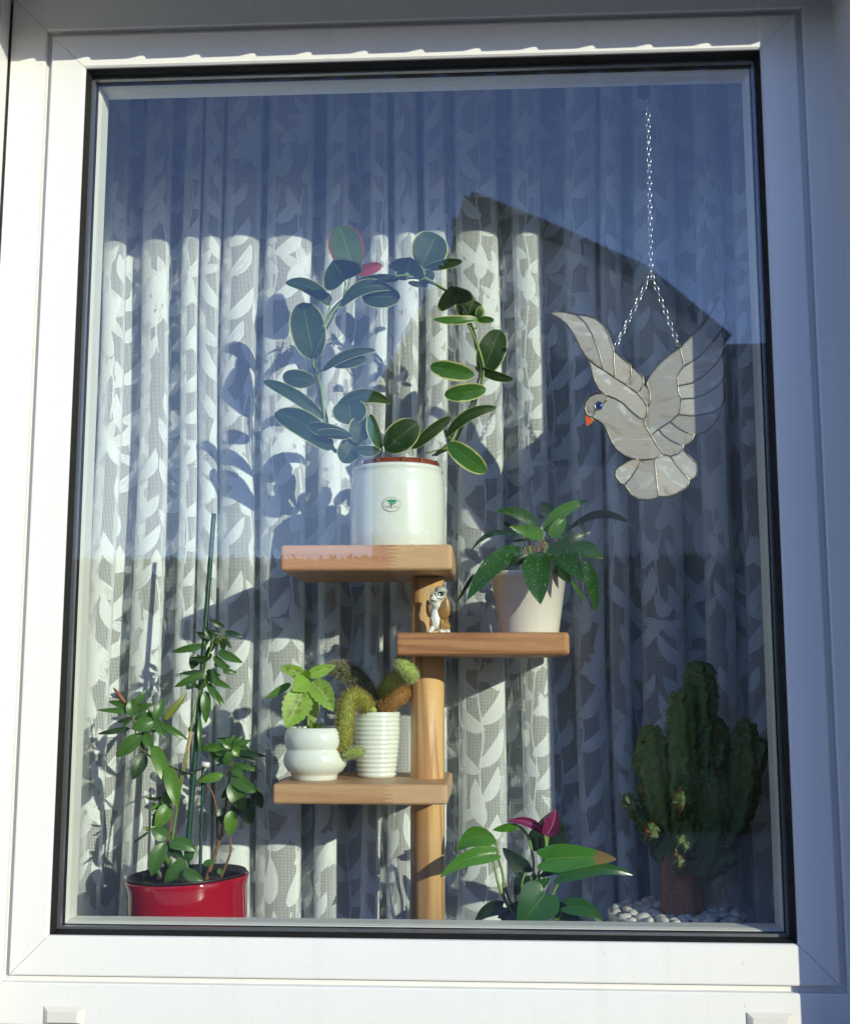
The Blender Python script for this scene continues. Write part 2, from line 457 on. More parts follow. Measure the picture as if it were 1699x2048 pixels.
hs = thing('house', (.6, .1, GZ), 'white rendered house front that the window is set into', 'house')
WX0, WX1 = -.1505, 1.327
box('wall', -4.5, WX0, -.15, .417, GZ, 3.6, MAT['render'], hs)
box('wall', WX1, 6.0, -.15, .417, GZ, 3.6, MAT['render'], hs)
box('wall', WX0, WX1, -.1499, .4169, 1.75, 3.6, MAT['render'], hs)
box('wall', WX0, WX1, -.1499, .4169, GZ, -.225, MAT['render'], hs)
box('lintel', WX0, WX1, -.1498, .098, 1.645, 1.75, MAT['render'], hs)
box('inner_reveal', WX1, WX1 + .002, .098, .4165, -.1, 1.75, MAT['plaster'], hs)
box('outer_sill', WX0 - .03, WX1 + .03, -.20, -.001, -.243, -.205, MAT['alu'], hs, .004)
# hanging slat of the roller shutter: its notched lower edge throws the saw-toothed shadow on the head of the sash
vs, fs = [], []
zt = 1.5745; xs = -.152; pr = []
while xs < WX1:
    pr += [(xs, 0.0), (xs + .060, .001), (xs + .078, .0052), (xs + .0865, .0064), (xs + .0905, .0045), (xs + .093, .0)]
    xs += .1005
pr = [p for p in pr if p[0] < WX1]
for y in (-.1555, -.1502):
    for (x, z) in pr: vs.append((x, y, zt + z - .0085 * (x - .0) / 1.3 + .004))
    vs += [(WX1, y, zt), (WX1, y, 1.80), (WX0, y, 1.80)]
n = len(vs) // 2
fs = [tuple(range(n)), tuple(range(2 * n - 1, n - 1, -1))] + [(i, n + i, n + (i + 1) % n, (i + 1) % n) for i in range(n)]
obj('shutter_slat', vs, fs, MAT['upvc'], hs)

tag(box('window_sill', WX0 + .002, WX1 - .002, .099, .415, -.13, -.10, MAT['sill'], None, .003), 'grey stone inner window sill carrying the pots and the stand', 'sill')

# neighbour across the street, seen mirrored in the pane
MC = Vector((CAM.x, .05 - CAM.y, CAM.z))
def mir(px, py, Y):
    p = at(px, py, .022); d = p - MC
    return MC + d * ((Y - MC.y) / d.y)
MAT['nwall'] = simple('pale_render', (.80, .78, .74), .9, 0, 2, .2, .4, 30)
MAT['nroof'] = simple('dark_tiles', (.07, .055, .05), .8, 0, 6, .3, .5, 12)
MAT['nglass'] = simple('dark_window', (.02, .022, .025), .08)
MAT['hedge'] = leafmat('hedge_leaf', (.03, .06, .02), (.05, .09, .03))
NY = -11.0
nb = thing('house', mir(1100, 1300, NY) * Vector((1, 1, 0)) if False else Vector((mir(1100, 1300, NY).x, NY, GZ)), 'dark gabled neighbouring house mirrored in the upper right glass', 'house')
out = [mir(745, 830, NY), mir(905, 560, NY), mir(940, 415, NY), mir(1090, 475, NY), mir(1280, 560, NY), mir(1445, 695, NY)]
poly = [Vector((out[0].x, 0, GZ))] + out + [Vector((out[-1].x, 0, GZ))]
vs = [Vector((p.x, NY, p.z)) for p in poly] + [Vector((p.x, NY - 7, p.z)) for p in poly]
n = len(poly)
obj('wall', vs, [tuple(range(n))[::-1], tuple(range(n, 2 * n))] + [(i, (i + 1) % n, n + (i + 1) % n, n + i) for i in (0, n - 2)], MAT['nwall'], nb)
for i in range(1, n - 2):
    a, b = poly[i], poly[i + 1]; t = (b - a).normalized(); up = Vector((-t.z, 0, t.x)) * .07
    q = []
    for y in (NY + .35, NY - 7.3):
        for p in (a, b, b + up, a + up): q.append((p.x, y, p.z + .01))
    obj('roof', q, [(0, 1, 2, 3), (7, 6, 5, 4), (0, 4, 5, 1), (1, 5, 6, 2), (2, 6, 7, 3), (3, 7, 4, 0)], MAT['nroof'], nb)
for (px, py) in ((980, 800), (1200, 820)):
    c = mir(px, py, NY + .06)
    w = box('window', c.x - .55, c.x + .55, NY - .02, NY + .06, c.z - .6, c.z + .6, MAT['nroof'], nb)
    box('pane', c.x - .47, c.x + .47, NY + .03, NY + .075, c.z - .52, c.z + .52, MAT['nglass'], w)
ax0 = out[-1].x + .02; az = mir(1500, 692, NY).z
an = thing('garage_block', (ax0 + 1.6, NY, GZ), 'dark flat roofed block mirrored low in the right glass', 'building')
box('wall', ax0, ax0 + 3.2, NY - 6, NY - .05, GZ, az - .12, simple('dark_brick', (.10, .085, .075), .9, 0, 4, .25, .5, 30), an)
box('roof', ax0 - .0, ax0 + 3.4, NY - 6.2, NY + .15, az - .12, az, MAT['nroof'], an)
hz = mir(400, 1118, -9.5).z
vs, fs, uv = [], [], []
for i in range(15000):
    x = random.uniform(-12, 7.0); y = random.uniform(-10.3, -9.5); z = random.uniform(GZ, hz - .04) if i % 3 else hz - .06 + random.uniform(-.05, .03)
    if i % 2: y = -9.5 + random.uniform(-.06, .05)
    c = Vector((x, y, z)); a = Vector((random.gauss(0, 1), random.gauss(0, 1), random.gauss(0, 1))).normalized() * .11
    b = a.orthogonal().normalized() * .05; k = len(vs)
    vs += [c - a, c + b, c + a, c - b]; fs.append((k, k + 1, k + 2, k + 3)); uv += [(0, .5), (.5, 1), (1, .5), (.5, 0)]
hg = thing('hedge', (-2.5, -9.9, GZ), 'long clipped dark green hedge mirrored low in the glass, right run added to darken it', 'hedge')  # right run added before the house to keep the low reflection dark
box('core', -12, 6.95, -10.25, -9.56, GZ, hz - .12, simple('hedge_core', (.02, .03, .012), .9), hg)
tag(obj('foliage', vs, fs, MAT['hedge'], hg, False, uv), kind='stuff')

# made-up tree, added to roughen the mirrored outline of the gable
tp = mir(868, 900, -9.9); tr = thing('tree', (tp.x, -9.9, GZ), 'bushy dark green tree added to soften the mirrored gable edge', 'tree')
pathobj('trunk', [(tp.x, -9.9, GZ, .16), (tp.x + .05, -9.9, GZ + 1.6, .13), (tp.x + .02, -9.9, mir(868, 640, -9.9).z, .07)], simple('tree_bark', (.06, .045, .035), .9), tr, 8, 3)
vs, fs, uv = [], [], []
blobs = [(850, 820, .48), (868, 740, .36), (910, 650, .42), (938, 550, .28), (948, 462, .20), (968, 440, .15), (1000, 468, .16), (880, 950, .68), (985, 700, .6), (990, 830, .8), (900, 1050, .75)]
for (bx_, by_, br) in blobs:
    c0 = mir(bx_, by_, -9.9)
    for i in range(560):
        d = Vector((random.gauss(0, 1), random.gauss(0, 1), random.gauss(0, 1))).normalized() * br * random.uniform(.55, 1.04)
        c = c0 + d; a = Vector((random.gauss(0, 1), random.gauss(0, 1), random.gauss(0, 1))).normalized() * .09; b = a.orthogonal().normalized() * .05; k = len(vs)
        vs += [c - a, c + b, c + a, c - b]; fs.append((k, k + 1, k + 2, k + 3)); uv += [(0, .5), (.5, 1), (1, .5), (.5, 0)]
tag(obj('crown', vs, fs, MAT['hedge'], tr, False, uv), kind='stuff')

# ------------------------------------------------------------------ the window
wn = thing('window', (WO / 2, .05, -.137), 'large white plastic window with mitred sash and double glazing', 'window')
frame_bars('sash_bar', 0, WO, 0, HO, [(0, .007), (.001, .003), (.004, 0), (.0600, 0), (.0622, .0007), (.0630, .003), (.0630, .0975), (.008, .0975), (.008, .008)], MAT['upvc'], wn)
frame_bars('glazing_bead', 0, WO, 0, HO, [(-.0095, .052), (.0078, .052), (.0078, .0975), (-.0115, .0975), (-.0125, .0955), (-.0118, .062)], MAT['bead'], wn)
frame_bars('gasket', 0, WO, 0, HO, [(-.0055, .0175), (-.0040, .0120), (-.001, .0050), (.0008, .0075), (.0078, .0085), (.0078, .0198), (-.0065, .0198)], MAT['rubber'], wn, 0)
frame_bars('inner_gasket', 0, WO, 0, HO, [(-.0070, .0445), (.0078, .0445), (.0078, .0518), (-.0085, .0518)], MAT['rubber'], wn, 0)
frame_bars('edge_seal', 0, WO, 0, HO, [(-.0035, .0243), (.0076, .0243), (.0076, .0397), (-.0035, .0397)], MAT['rubber'], wn, 0)
frame_bars('spacer_bar', 0, WO, 0, HO, [(-.0092, .0275), (-.0036, .0275), (-.0036, .0365), (-.0092, .0365)], MAT['alu'], wn, 0)
for y in (.020, .040):
    box('glass_pane', -.0074, WO + .0074, y, y + .004, -.0074, HO + .0074, MAT['glass' if y > .03 else 'glass_d'], wn)
frame_bars('outer_frame', 0, WO, 0, HO, [(.052, .0125), (.0735, .0125), (.0742, .002), (.0765, .0), (.1375, .0), (.1395, .002), (.1395, .0975), (.0640, .0975), (.0640, .020), (.052, .020)], MAT['upvc'], wn)
for x0, x1, z0, z1 in ((-.0015, .066, -.1365, -.1095), (1.116, 1.188, -.1325, -.1025)):
    a, b = .0085, .011
    vs = [(x0, -.0015, z0), (x1, -.0015, z0), (x1, -.0015, z1), (x0, -.0015, z1), (x0 + a, -.0085, z0 + .004), (x1 - b, -.0085, z0 + .004), (x1 - b, -.0075, z1 - .007), (x0 + a, -.0075, z1 - .007)]
    obj('drain_cap', vs, [(0, 1, 5, 4), (1, 2, 6, 5), (2, 3, 7, 6), (3, 0, 4, 7), (4, 5, 6, 7), (3, 2, 1, 0)], MAT['cap'], wn, center=True)
gr = thing('shutter_guide_rail', (-.146, -.02, -.2), 'white roller shutter guide rail along the left edge of the window', 'guide rail')
box('rail', -.1500, -.1425, -.040, -.002, -.204, 1.640, MAT['upvc'], gr, .001)

# ------------------------------------------------------------------ lace curtain
YF = .425
cols_px = [(60, 110), (130, 180), (205, 250), (284, 340), (369, 404), (408, 446), (450, 520), (533, 620), (647, 690), (735, 770), (783, 830), (845, 888), (910, 997), (1028, 1087), (1134, 1195), (1203, 1243), (1266, 1348), (1386, 1442), (1462, 1520), (1545, 1590), (1610, 1660)]
ctl = []
for i, (a, b) in enumerate(cols_px):
    xa, xb = at(a, 350, YF).x, at(b, 350, YF).x; w = xb - xa; dp = min(.032, .48 * w); de = min(.014, .25 * w)
    ctl += [(xa, YF + dp * .85), (xa + .09 * w, YF + dp * .30), (xa + .5 * w, YF), (xb - .09 * w, YF + dp * .28), (xb, YF + dp * .85), (xb - de, YF + dp * 1.35)]
    if i + 1 < len(cols_px):
        xn = at(cols_px[i + 1][0], 350, YF).x; wn2 = at(cols_px[i + 1][1], 350, YF).x - xn
        ctl += [((xb + xn) / 2 - .004, YF + .058 + .010 * sin(i * 2.1)), (xn + min(.014, .25 * wn2), YF + min(.032, .48 * wn2) * 1.35)]
fine = smoothpath(ctl, len(ctl) * 9)
S = [0.0]
for p, q in zip(fine, fine[1:]): S.append(S[-1] + math.hypot(q[0] - p[0], q[1] - p[1]))
STOT = S[-1]; ZB, ZT = -.35, 1.80
import bisect
def plan(s):
    k = max(0, min(len(S) - 2, bisect.bisect_right(S, s) - 1)); t = (s - S[k]) / max(1e-9, S[k + 1] - S[k])
    return fine[k][0] + (fine[k + 1][0] - fine[k][0]) * t, fine[k][1] + (fine[k + 1][1] - fine[k][1]) * t
def cloth(s, z, off=0.0):
    x, y = plan(s)
    x1, y1 = plan(min(STOT, s + .002)); x0, y0 = plan(max(0, s - .002))
    tx, ty = x1 - x0, y1 - y0; L = math.hypot(tx, ty) or 1
    x += .0045 * sin(z * 2.3 + x * 9) + .002 * sin(z * 7 + s * 3); y += .005 * sin(z * 1.7 + x * 14) + .0015 * sin(z * 9 + s * 8)
    y = YF + .0 + (y - YF) * (1 + .12 * sin(z * 1.1 + 1))
    return Vector((x + ty / L * off, y - tx / L * off, z))
cu = thing('lace_curtain', (.6, .46, -.35), 'sheer white net curtain woven with leaf sprays behind the plants', 'curtain')
ns, nz = int(STOT / .0045), 44
vs, fs, uv = [], [], []
for i in range(ns + 1):
    for j in range(nz + 1):
        s, z = STOT * i / ns, ZB + (ZT - ZB) * j / nz
        vs.append(cloth(s, z)); uv.append((s, z))
for i in range(ns):
    for j in range(nz):
        a = i * (nz + 1) + j; fs.append((a, a + 1, a + nz + 2, a + nz + 1))
obj('net', vs, fs, MAT['net'], cu, True, uv)
lv, lf, lu = [[], []], [[], []], [[], []]
def lace_leaf(s, z, ang, L, w, kind, side=.08):
    V, F, U = lv[kind], lf[kind], lu[kind]; b = len(V); nu, nv = 9, 3
    ca, sa = cos(ang), sin(ang)
    for i in range(nu + 1):
        t = i / nu; hw = .5 * w * max(.03, PROF['ovate'](t * .98 + .01)); cx = side * L * 4 * t * (1 - t)
        for j in range(-nv, nv + 1):
            a, c = L * t, hw * j / nv + cx
            ss, zz = s + a * ca - c * sa, z + a * sa + c * ca
            if not (0 < ss < STOT): ss = min(max(ss, .001), STOT - .001)
            V.append(cloth(ss, zz, -.0009 if kind == 0 else -.0007)); U.append((t, .5 + .5 * j / nv))
    m = 2 * nv + 1
    for i in range(nu):
        for j in range(m - 1): F.append((b + i * m + j, b + i * m + j + 1, b + (i + 1) * m + j + 1, b + (i + 1) * m + j))
def lace_stem(pts, w=.0034):
    V, F, U = lv[0], lf[0], lu[0]; pp = smoothpath(pts, len(pts) * 6); b = len(V)
    for i, p in enumerate(pp):
        q = pp[min(i + 1, len(pp) - 1)]; o = pp[max(i - 1, 0)]; dx, dz = q[0] - o[0], q[1] - o[1]; L = math.hypot(dx, dz) or 1
        for sg in (-1, 1):
            ss = min(max(p[0] - dz / L * w * .5 * sg, .001), STOT - .001)
            V.append(cloth(ss, p[1] + dx / L * w * .5 * sg, -.001)); U.append((.5, 0))
    for i in range(len(pp) - 1): F.append((b + 2 * i, b + 2 * i + 1, b + 2 * i + 3, b + 2 * i + 2))
rnd = random.Random(21)
CW, CH = .108, .37; LS = .90
for ci in range(int(STOT / CW) + 1):
    for cj in range(-1, 7):
        s0 = ci * CW; z0 = ZB + cj * CH + (0, .16, .29, .09)[ci % 4] + rnd.uniform(-.012, .012); mr = 1 if (ci + cj) % 2 else -1
        def ok(z): return ZB + .02 < z < ZT - .1
        def LL(ds, dz, deg, L, w, k=0, sd=.08):
            deg = deg if mr > 0 else 180 - deg; ds = .055 + (ds * .8 - .055) * mr; dz *= .86; sd *= mr; L *= rnd.uniform(.82, 1.2); ds += rnd.uniform(-.005, .005); dz += rnd.uniform(-.012, .012)
            if ok(z0 + dz) and ok(z0 + dz + L * sin(radians(deg))) and 0.02 < s0 + ds < STOT - .02: lace_leaf(s0 + ds, z0 + dz, radians(deg + rnd.uniform(-11, 11)), L * LS, w * LS * .88, k, sd)
        def SS(pts):
            p = [(s0 + .055 + (a * .8 - .055) * mr, z0 + b * .86) for a, b in pts]
            if all(ok(q[1]) and 0.01 < q[0] < STOT - .01 for q in p): lace_stem(p)
        SS([(.070, -.03), (.078, .07), (.068, .15), (.080, .24), (.074, .32), (.066, .385)])
        LL(.066, .385, 95, .088, .037, 0, .05); LL(.074, .318, 56, .084, .035, 0, -.14); LL(.075, .290, 128, .082, .034, 0, .13)
        LL(.080, .235, 50, .080, .034, 1, -.12); LL(.075, .190, 124, .094, .037, 0, .14); LL(.068, .148, 54, .092, .036, 0, -.13)
        LL(.074, .095, 130, .086, .034, 0, .12); LL(.077, .060, 52, .078, .032, 1, -.1); LL(.070, -.01, 120, .074, .030, 0, .1)
        for dg, kk in ((28, 1), (72, 1), (116, 0), (160, 1), (240, 1), (300, 0)):
            LL(.004, .385 if ci % 2 else .16, dg, .060 if kk else .055, .026, kk, .04)
        SS([(.010, .20), (.016, .26), (.008, .33)] if ci % 2 else [(.010, .22), (.016, .30), (.004, .37)])
        LL(.008, .33 if ci % 2 else .37, 100, .074, .032, 0, .06); LL(.015, .26 if ci % 2 else .30, 60, .07, .029, 0, -.1)
tag(obj('lace_motif', lv[0], lf[0], MAT['lace'], cu, True, lu[0]), kind='stuff')
tag(obj('openwork_motif', lv[1], lf[1], MAT['open'], cu, True, lu[1]), kind='stuff')

# ------------------------------------------------------------------ wooden plant stand
MAT['beech1'] = wood('beech_top', (.52, .27, .145), (.42, .20, .10), 'x', 40, .3, (.0565, (.60, .38, .20)))
MAT['beech2'] = wood('beech_middle', (.46, .225, .10), (.29, .125, .05), 'x', 60, .45)
MAT['beech3'] = wood('beech_bottom', (.50, .30, .16), (.42, .24, .12), 'x', 30, .3, (.0600, (.58, .37, .21)))
MAT['pine'] = wood('pine_post', (.70, .44, .20), (.42, .21, .08), 'z', 48, .10)
YS0, YS1 = .12, .395
ps = thing('plant_stand', (.6, .26, -.10), 'wooden plant stand with one round post and three staggered shelves', 'plant stand')
px_c = at(854.5, 1450, .262)
v, f = lathe([(0, -.10), (.0315, -.10), (.0315, .60), (0, .60)], (px_c.x, .262, 0), 40)
obj('post', v, f, MAT['pine'], ps, True, center=True)
def shelf(x0px, x1px, ztpx, zbpx, mat, y0=YS0, y1=YS1, b=.008):
    a, c = at(x0px, ztpx, y0), at(x1px, zbpx, y0)
    vv, ff = boxv(a.x, c.x, y0, y1, c.z, a.z, b)
    return obj('shelf', vv, ff, mat, ps, False, center=True), (a.x, c.x, c.z, a.z)
s1, S1 = shelf(560, 904, 1090, 1140, MAT['beech1'])
s2, S2 = shelf(791, 1139, 1265, 1311, MAT['beech2'])
s3, S3 = shelf(544, 895, 1568, 1611, MAT['beech3'])
# the post passes through the two lower shelves: the shelf tops stay the bearing planes
ZS1, ZS2, ZS3 = S1[3], S2[3], S3[3]

# ------------------------------------------------------------------ shared plant materials
MAT['white_pot'] = ceramic('cream_stoneware', (.72, .76, .68), .18)
MAT['white_pot2'] = ceramic('ivory_ceramic', (.76, .73, .66), .22)
MAT['red_pot'] = ceramic('red_glaze', (.32, .002, .012), .05, (.25, .002, .014))
MAT['brownplastic'] = simple('brown_plastic', (.20, .045, .022), .3)
MAT['blackplastic'] = simple('black_plastic', (.02, .018, .016), .4)
MAT['soil'] = simple('potting_soil', (.035, .024, .016), .95, 0, 160, .6, .8, 400)
MAT['vine'] = simple('vine_bark', (.022, .035, .018), .5, 0, 90, .4)
MAT['stem_g'] = simple('green_stem', (.16, .26, .05), .45, 0, 60, .25)
MAT['stem_b'] = simple('brown_stem', (.17, .085, .045), .6, 0, 120, .4, .4, 300)
CRM = (.58, .60, .30)
hoya_a = leafmat('hoya_leaf', (.012, .036, .010), (.024, .058, .014), (.46, .49, .22), .075, (.09, .15, .04), 0, .50, tl=.20, mnoise=.06, spec=.22)
hoya_v = leafmat('hoya_leaf_variegated', (.04, .13, .02), (.07, .18, .03), (.62, .62, .24), .17, (.14, .26, .06), .12, .34, tl=.3, mnoise=.34)
hoya_r = leafmat('hoya_leaf_red_edge', (.05, .10, .04), (.10, .16, .06), (.42, .05, .05), .09, (.18, .26, .12), .2, .3, tl=.3, mnoise=.1)
hoya_red = leafmat('hoya_leaf_red', (.36, .035, .045), (.45, .07, .06), None, 0, (.5, .12, .1), .2, .4, tl=.45)

# ------------------------------------------------------------------ hoya wreath in stoneware crock
YH = .235
pc = at(795, 1000, YH); hy = thing('potted_hoya', (pc.x, YH, ZS1), 'thick leaved plant trained into a wreath in a cream crock on the top shelf', 'potted plant')
k = 1 / ppm(YH); R = 96 * k
zr = at(800, 922, YH - R).z - ZS1
prof = [(R * .955, 0), (R * .985, .004), (R * .995, .03), (R * 1.0, zr * .45), (R * 1.0, zr * .70), (R * .97, zr * .88), (R * .935, zr * .935), (R * .955, zr * .95), (R * .965, zr * .975), (R * .94, zr), (R * .89, zr), (R * .87, zr * .96), (R * .87, zr * .7)]
v, f = lathe(prof, (pc.x, YH, ZS1)); pot = obj('pot', v, f, MAT['white_pot'], hy, True)
# round label: oval outline, umbrella tree, two words
def wrap(px, py, lift=.0005):
    a = at(px, py, YH); t = (a.z - ZS1) / zr; rr = R * 1.0015 + lift
    x = at(px, py, YH - R).x - pc.x; x = max(-rr * .98, min(rr * .98, x))
    return Vector((pc.x + x, YH - sqrt(rr * rr - x * x), at(px, py, YH - R).z))
def Lz(x, y, l): return wrap(760 + x / 36.93, 990 + y / 36.93, l)
MAT['label'] = simple('label_paper', (.66, .68, .60), .4); MAT['ink'] = simple('label_ink', (.05, .05, .04), .5)
MAT['green_ink'] = simple('label_green', (.03, .30, .17), .5); MAT['grey_ink'] = simple('label_grey', (.22, .24, .21), .5)
N = 40
vs = [Lz(835, 700, .0008)] + [Lz(835 + 650 * cos(2 * pi * i / N), 700 + 510 * sin(2 * pi * i / N), .0008) for i in range(N)]
stk = obj('sticker', vs, [(0, 1 + (i + 1) % N, 1 + i) for i in range(N)], MAT['label'], hy)
vs, fs = [], []
for i in range(N):
    for q in (650, 685): vs.append(Lz(835 + q * cos(2 * pi * i / N), 700 + (q - 140) * sin(2 * pi * i / N), .001))
fs = [(2 * i, 2 * i + 1, 2 * ((i + 1) % N) + 1, 2 * ((i + 1) % N)) for i in range(N)]
obj('outline', vs, fs, MAT['grey_ink'], stk)
vs = [Lz(x, y, .0012) for x, y in ((840, 500), (450, 385), (640, 370), (750, 325), (880, 318), (1040, 345), (1180, 385), (1310, 460), (1180, 520), (1040, 600), (860, 610), (720, 570), (590, 490))]
obj('emblem', vs, [(0, i, i % 12 + 1) for i in range(1, 13)], MAT['green_ink'], stk)
def strokes(name, segs, w, mat, par):
    V, F = [], []
    for (x0, y0, x1, y1) in segs:
        L = math.hypot(x1 - x0, y1 - y0) or 1; nx, ny = -(y1 - y0) / L * w / 2, (x1 - x0) / L * w / 2; b = len(V)
        V += [Lz(x0 + nx, y0 + ny, .0015), Lz(x1 + nx, y1 + ny, .0015), Lz(x1 - nx, y1 - ny, .0015), Lz(x0 - nx, y0 - ny, .0015)]; F.append((b, b + 1, b + 2, b + 3))
    return obj(name, V, F, mat, par)
strokes('trunk', [(810, 960, 810, 750), (800, 780, 755, 660), (755, 680, 740, 590), (820, 760, 880, 690), (880, 700, 865, 560), (880, 720, 1000, 670), (1000, 680, 1160, 600)], 48, MAT['ink'], stk)
seg = [(290, 750, 350, 830), (400, 760, 350, 830), (350, 830, 350, 915)]
for x in range(430, 740, 62): seg += [(x, 855, x, 912), (x, 858, x + 40, 858), (x + 40, 858, x + 40, 912), (x, 888, x + 34, 888)]
seg += [(900, 840, 900, 912), (900, 880, 950, 840), (900, 880, 950, 912)]
for x in range(990, 1330, 60): seg += [(x, 862, x, 915), (x, 866, x + 38, 866), (x + 38, 866, x + 38, 915)]
strokes('lettering', seg, 17, MAT['grey_ink'], stk)
# brown nursery pot rim standing proud of the crock
Ri = R * .835
v, f = lathe([(Ri * .9, zr * .4), (Ri, zr - .004), (Ri, zr + .0105), (Ri * .965, zr + .0105), (Ri * .955, zr - .012)], (pc.x + .004, YH, ZS1), 48); ip = obj('inner_pot', v, f, MAT['brownplastic'], hy, True)
for an in (-2.05, -1.42, -.95, -.4, -2.7): 
    c = Vector((pc.x + .004 + (Ri + .0012) * cos(an), YH + (Ri + .0012) * sin(an), ZS1 + zr + .004)); t = Vector((-sin(an), cos(an), 0)) * .003; o = Vector((cos(an), sin(an), 0)) * .0015; u = Vector((0, 0, .0068))
    obj('rib', [c - t - o - u, c + t - o - u, c + t + o - u, c - t + o - u, c - t - o + u, c + t - o + u, c + t + o + u, c - t + o + u], [(0, 1, 5, 4), (1, 2, 6, 5), (2, 3, 7, 6), (3, 0, 4, 7), (4, 5, 6, 7), (0, 3, 2, 1)], MAT['brownplastic'], ip)
soil(hy, (pc.x + .004, YH, ZS1 + zr - .008), Ri * .95, MAT['soil'])
s = 3.146; zf = Z(520, 420, s)
ring = [(600, 1535), (470, 1510), (425, 1400), (405, 1290), (372, 1130), (345, 960), (365, 850), (425, 700), (500, 592), (600, 490), (720, 440), (870, 422), (1000, 425), (1150, 495), (1260, 590), (1325, 735), (1372, 890), (1392, 1030), (1350, 1180), (1270, 1350), (1190, 1480), (1090, 1545)]
for q in range(3):
    pts = []
    for i, (x, y) in enumerate(ring):
        a = i * 1.5 + q * 2.1; p = zf(x + 13 * cos(a), y + 10 * sin(a + q), YH + .007 * sin(a)); pts.append((p.x, p.y, p.z, (.0026, .0021, .0017)[q]))
    pathobj('vine', pts, MAT['vine'] if q else MAT['stem_g'], hy, 7, 5)
for (x0, y0, x1, y1, x2, y2) in ((440, 600, 430, 640, 415, 700), (530, 440, 535, 470, 520, 570), (570, 420, 545, 500, 505, 590), (920, 385, 922, 420, 930, 440), (1010, 350, 1035, 400, 1000, 430), (335, 935, 335, 970, 345, 1000), (385, 1005, 370, 1040, 350, 1050), (1230, 590, 1260, 600, 1300, 670), (1310, 1085, 1330, 1120, 1360, 1130), (1170, 1430, 1160, 1380, 1200, 1450), (1345, 740, 1360, 745, 1362, 690), (1180, 1465, 1150, 1500, 1040, 1530), (770, 1500, 760, 1530, 750, 1545), (955, 1495, 960, 1520, 960, 1545), (590, 1465, 592, 1500, 600, 1540)):
    pts = [(*zf(x, y, YH - .004), .0016) for x, y in ((x0, y0), (x1, y1), (x2, y2))]
    pathobj('stalk', pts, MAT['stem_g'], hy, 6, 4)
T = [
 (590, 385, 500, 98, 228, {'m': 2, 'fold': .10, 'wave': .10, 'd': -.01, 'dt': .01, 'nu': 14, 'nv': 5}), (600, 395, 768, 345, 78, {'m': 3, 'fold': .5, 'd': .01}),
 (532, 442, 455, 318, 285, {'dt': -.075, 'fold': .35, 'shape': 'obov', 'd': -.01}), (440, 600, 160, 452, 110, {'side': .10, 'roll': 25}), (445, 575, 400, 520, 50, {'d': .01}),
 (338, 940, 268, 580, 238, {'fold': .10, 'dt': .0}), (505, 605, 835, 492, 100, {'side': .17, 'roll': -15, 'd': -.012}), (640, 545, 882, 545, 150, {'fold': .12, 'd': .004}), (585, 470, 885, 428, 72, {'side': .08, 'roll': 20, 'd': .006}),
 (1012, 358, 1110, 148, 248, {'fold': .10, 'dt': .01}), (920, 392, 950, 296, 248, {'dt': -.07, 'fold': .3, 'd': -.012, 'shape': 'obov'}), (1035, 372, 1272, 322, 72, {'side': .06, 'roll': 20}),
 (930, 430, 858, 398, 60, {'d': .01}), (1000, 445, 1095, 395, 95, {'d': .012}), (930, 455, 1055, 480, 40, {'d': .005}),
 (1232, 592, 1195, 478, 240, {'dt': -.08, 'fold': .32, 'd': -.01, 'shape': 'obov'}), (1290, 690, 1345, 562, 205, {'d': .01, 'fold': .12}), (1368, 682, 1088, 688, 62, {'m': 1, 'side': -.06, 'roll': 20, 'd': -.01}),
 (1372, 682, 1388, 600, 52, {'m': 1, 'twist': 60}), (1365, 692, 1472, 690, 52, {'m': 1, 'twist': 50}), (1398, 1032, 1505, 752, 190, {'fold': .08, 'd': .005}),
 (1348, 1040, 1068, 982, 124, {'m': 1, 'fold': .25, 'd': -.008}), (1350, 985, 1592, 1068, 66, {'side': -.03, 'roll': 15}), (1422, 1128, 1158, 1165, 118, {'m': 1, 'fold': .2, 'd': -.01, 'wave': .12}),
 (1168, 1425, 1487, 1242, 78, {'side': .14, 'roll': 10, 'd': -.006}), (1180, 1465, 1422, 1652, 134, {'m': 1, 'fold': .12, 'd': -.03}), (955, 1500, 1202, 1300, 84, {'side': .05, 'roll': 20, 'd': -.01}),
 (785, 1508, 990, 1335, 192, {'fold': .14, 'd': -.03}), (765, 1505, 692, 1285, 92, {'m': 1, 'fold': .3, 'd': -.028, 'roll': -25}), (605, 1470, 648, 1300, 150, {'fold': .25, 'd': -.02, 'm': 0}),
 (752, 1512, 602, 1505, 74, {'d': -.02, 'side': -.05}), (575, 1425, 296, 1355, 92, {'fold': .35, 'd': -.03}), (460, 1505, 92, 1275, 172, {'side': .08, 'fold': .12, 'd': -.015}),
 (402, 1315, 18, 1074, 92, {'side': .04, 'roll': 12}), (345, 1080, 140, 1045, 122, {'fold': .1}), (388, 1015, 725, 880, 66, {'side': .13, 'roll': 15, 'd': -.012}), (440, 965, 668, 935, 95, {'d': .004}),
 (448, 1300, 826, 1212, 102, {'side': .24, 'roll': 12, 'd': -.006}), (572, 1350, 555, 1195, 232, {'fold': .12, 'd': -.018}), (592, 1445, 520, 1592, 150, {'fold': .2, 'd': -.012}), (560, 1420, 330, 1415, 60, {'d': -.034, 'roll': 40, 'fold': .5}),
]
leaves(hy, zf, s, YH, T, [hoya_a, hoya_v, hoya_r, hoya_red], nu=12, nv=4, wave=.05)

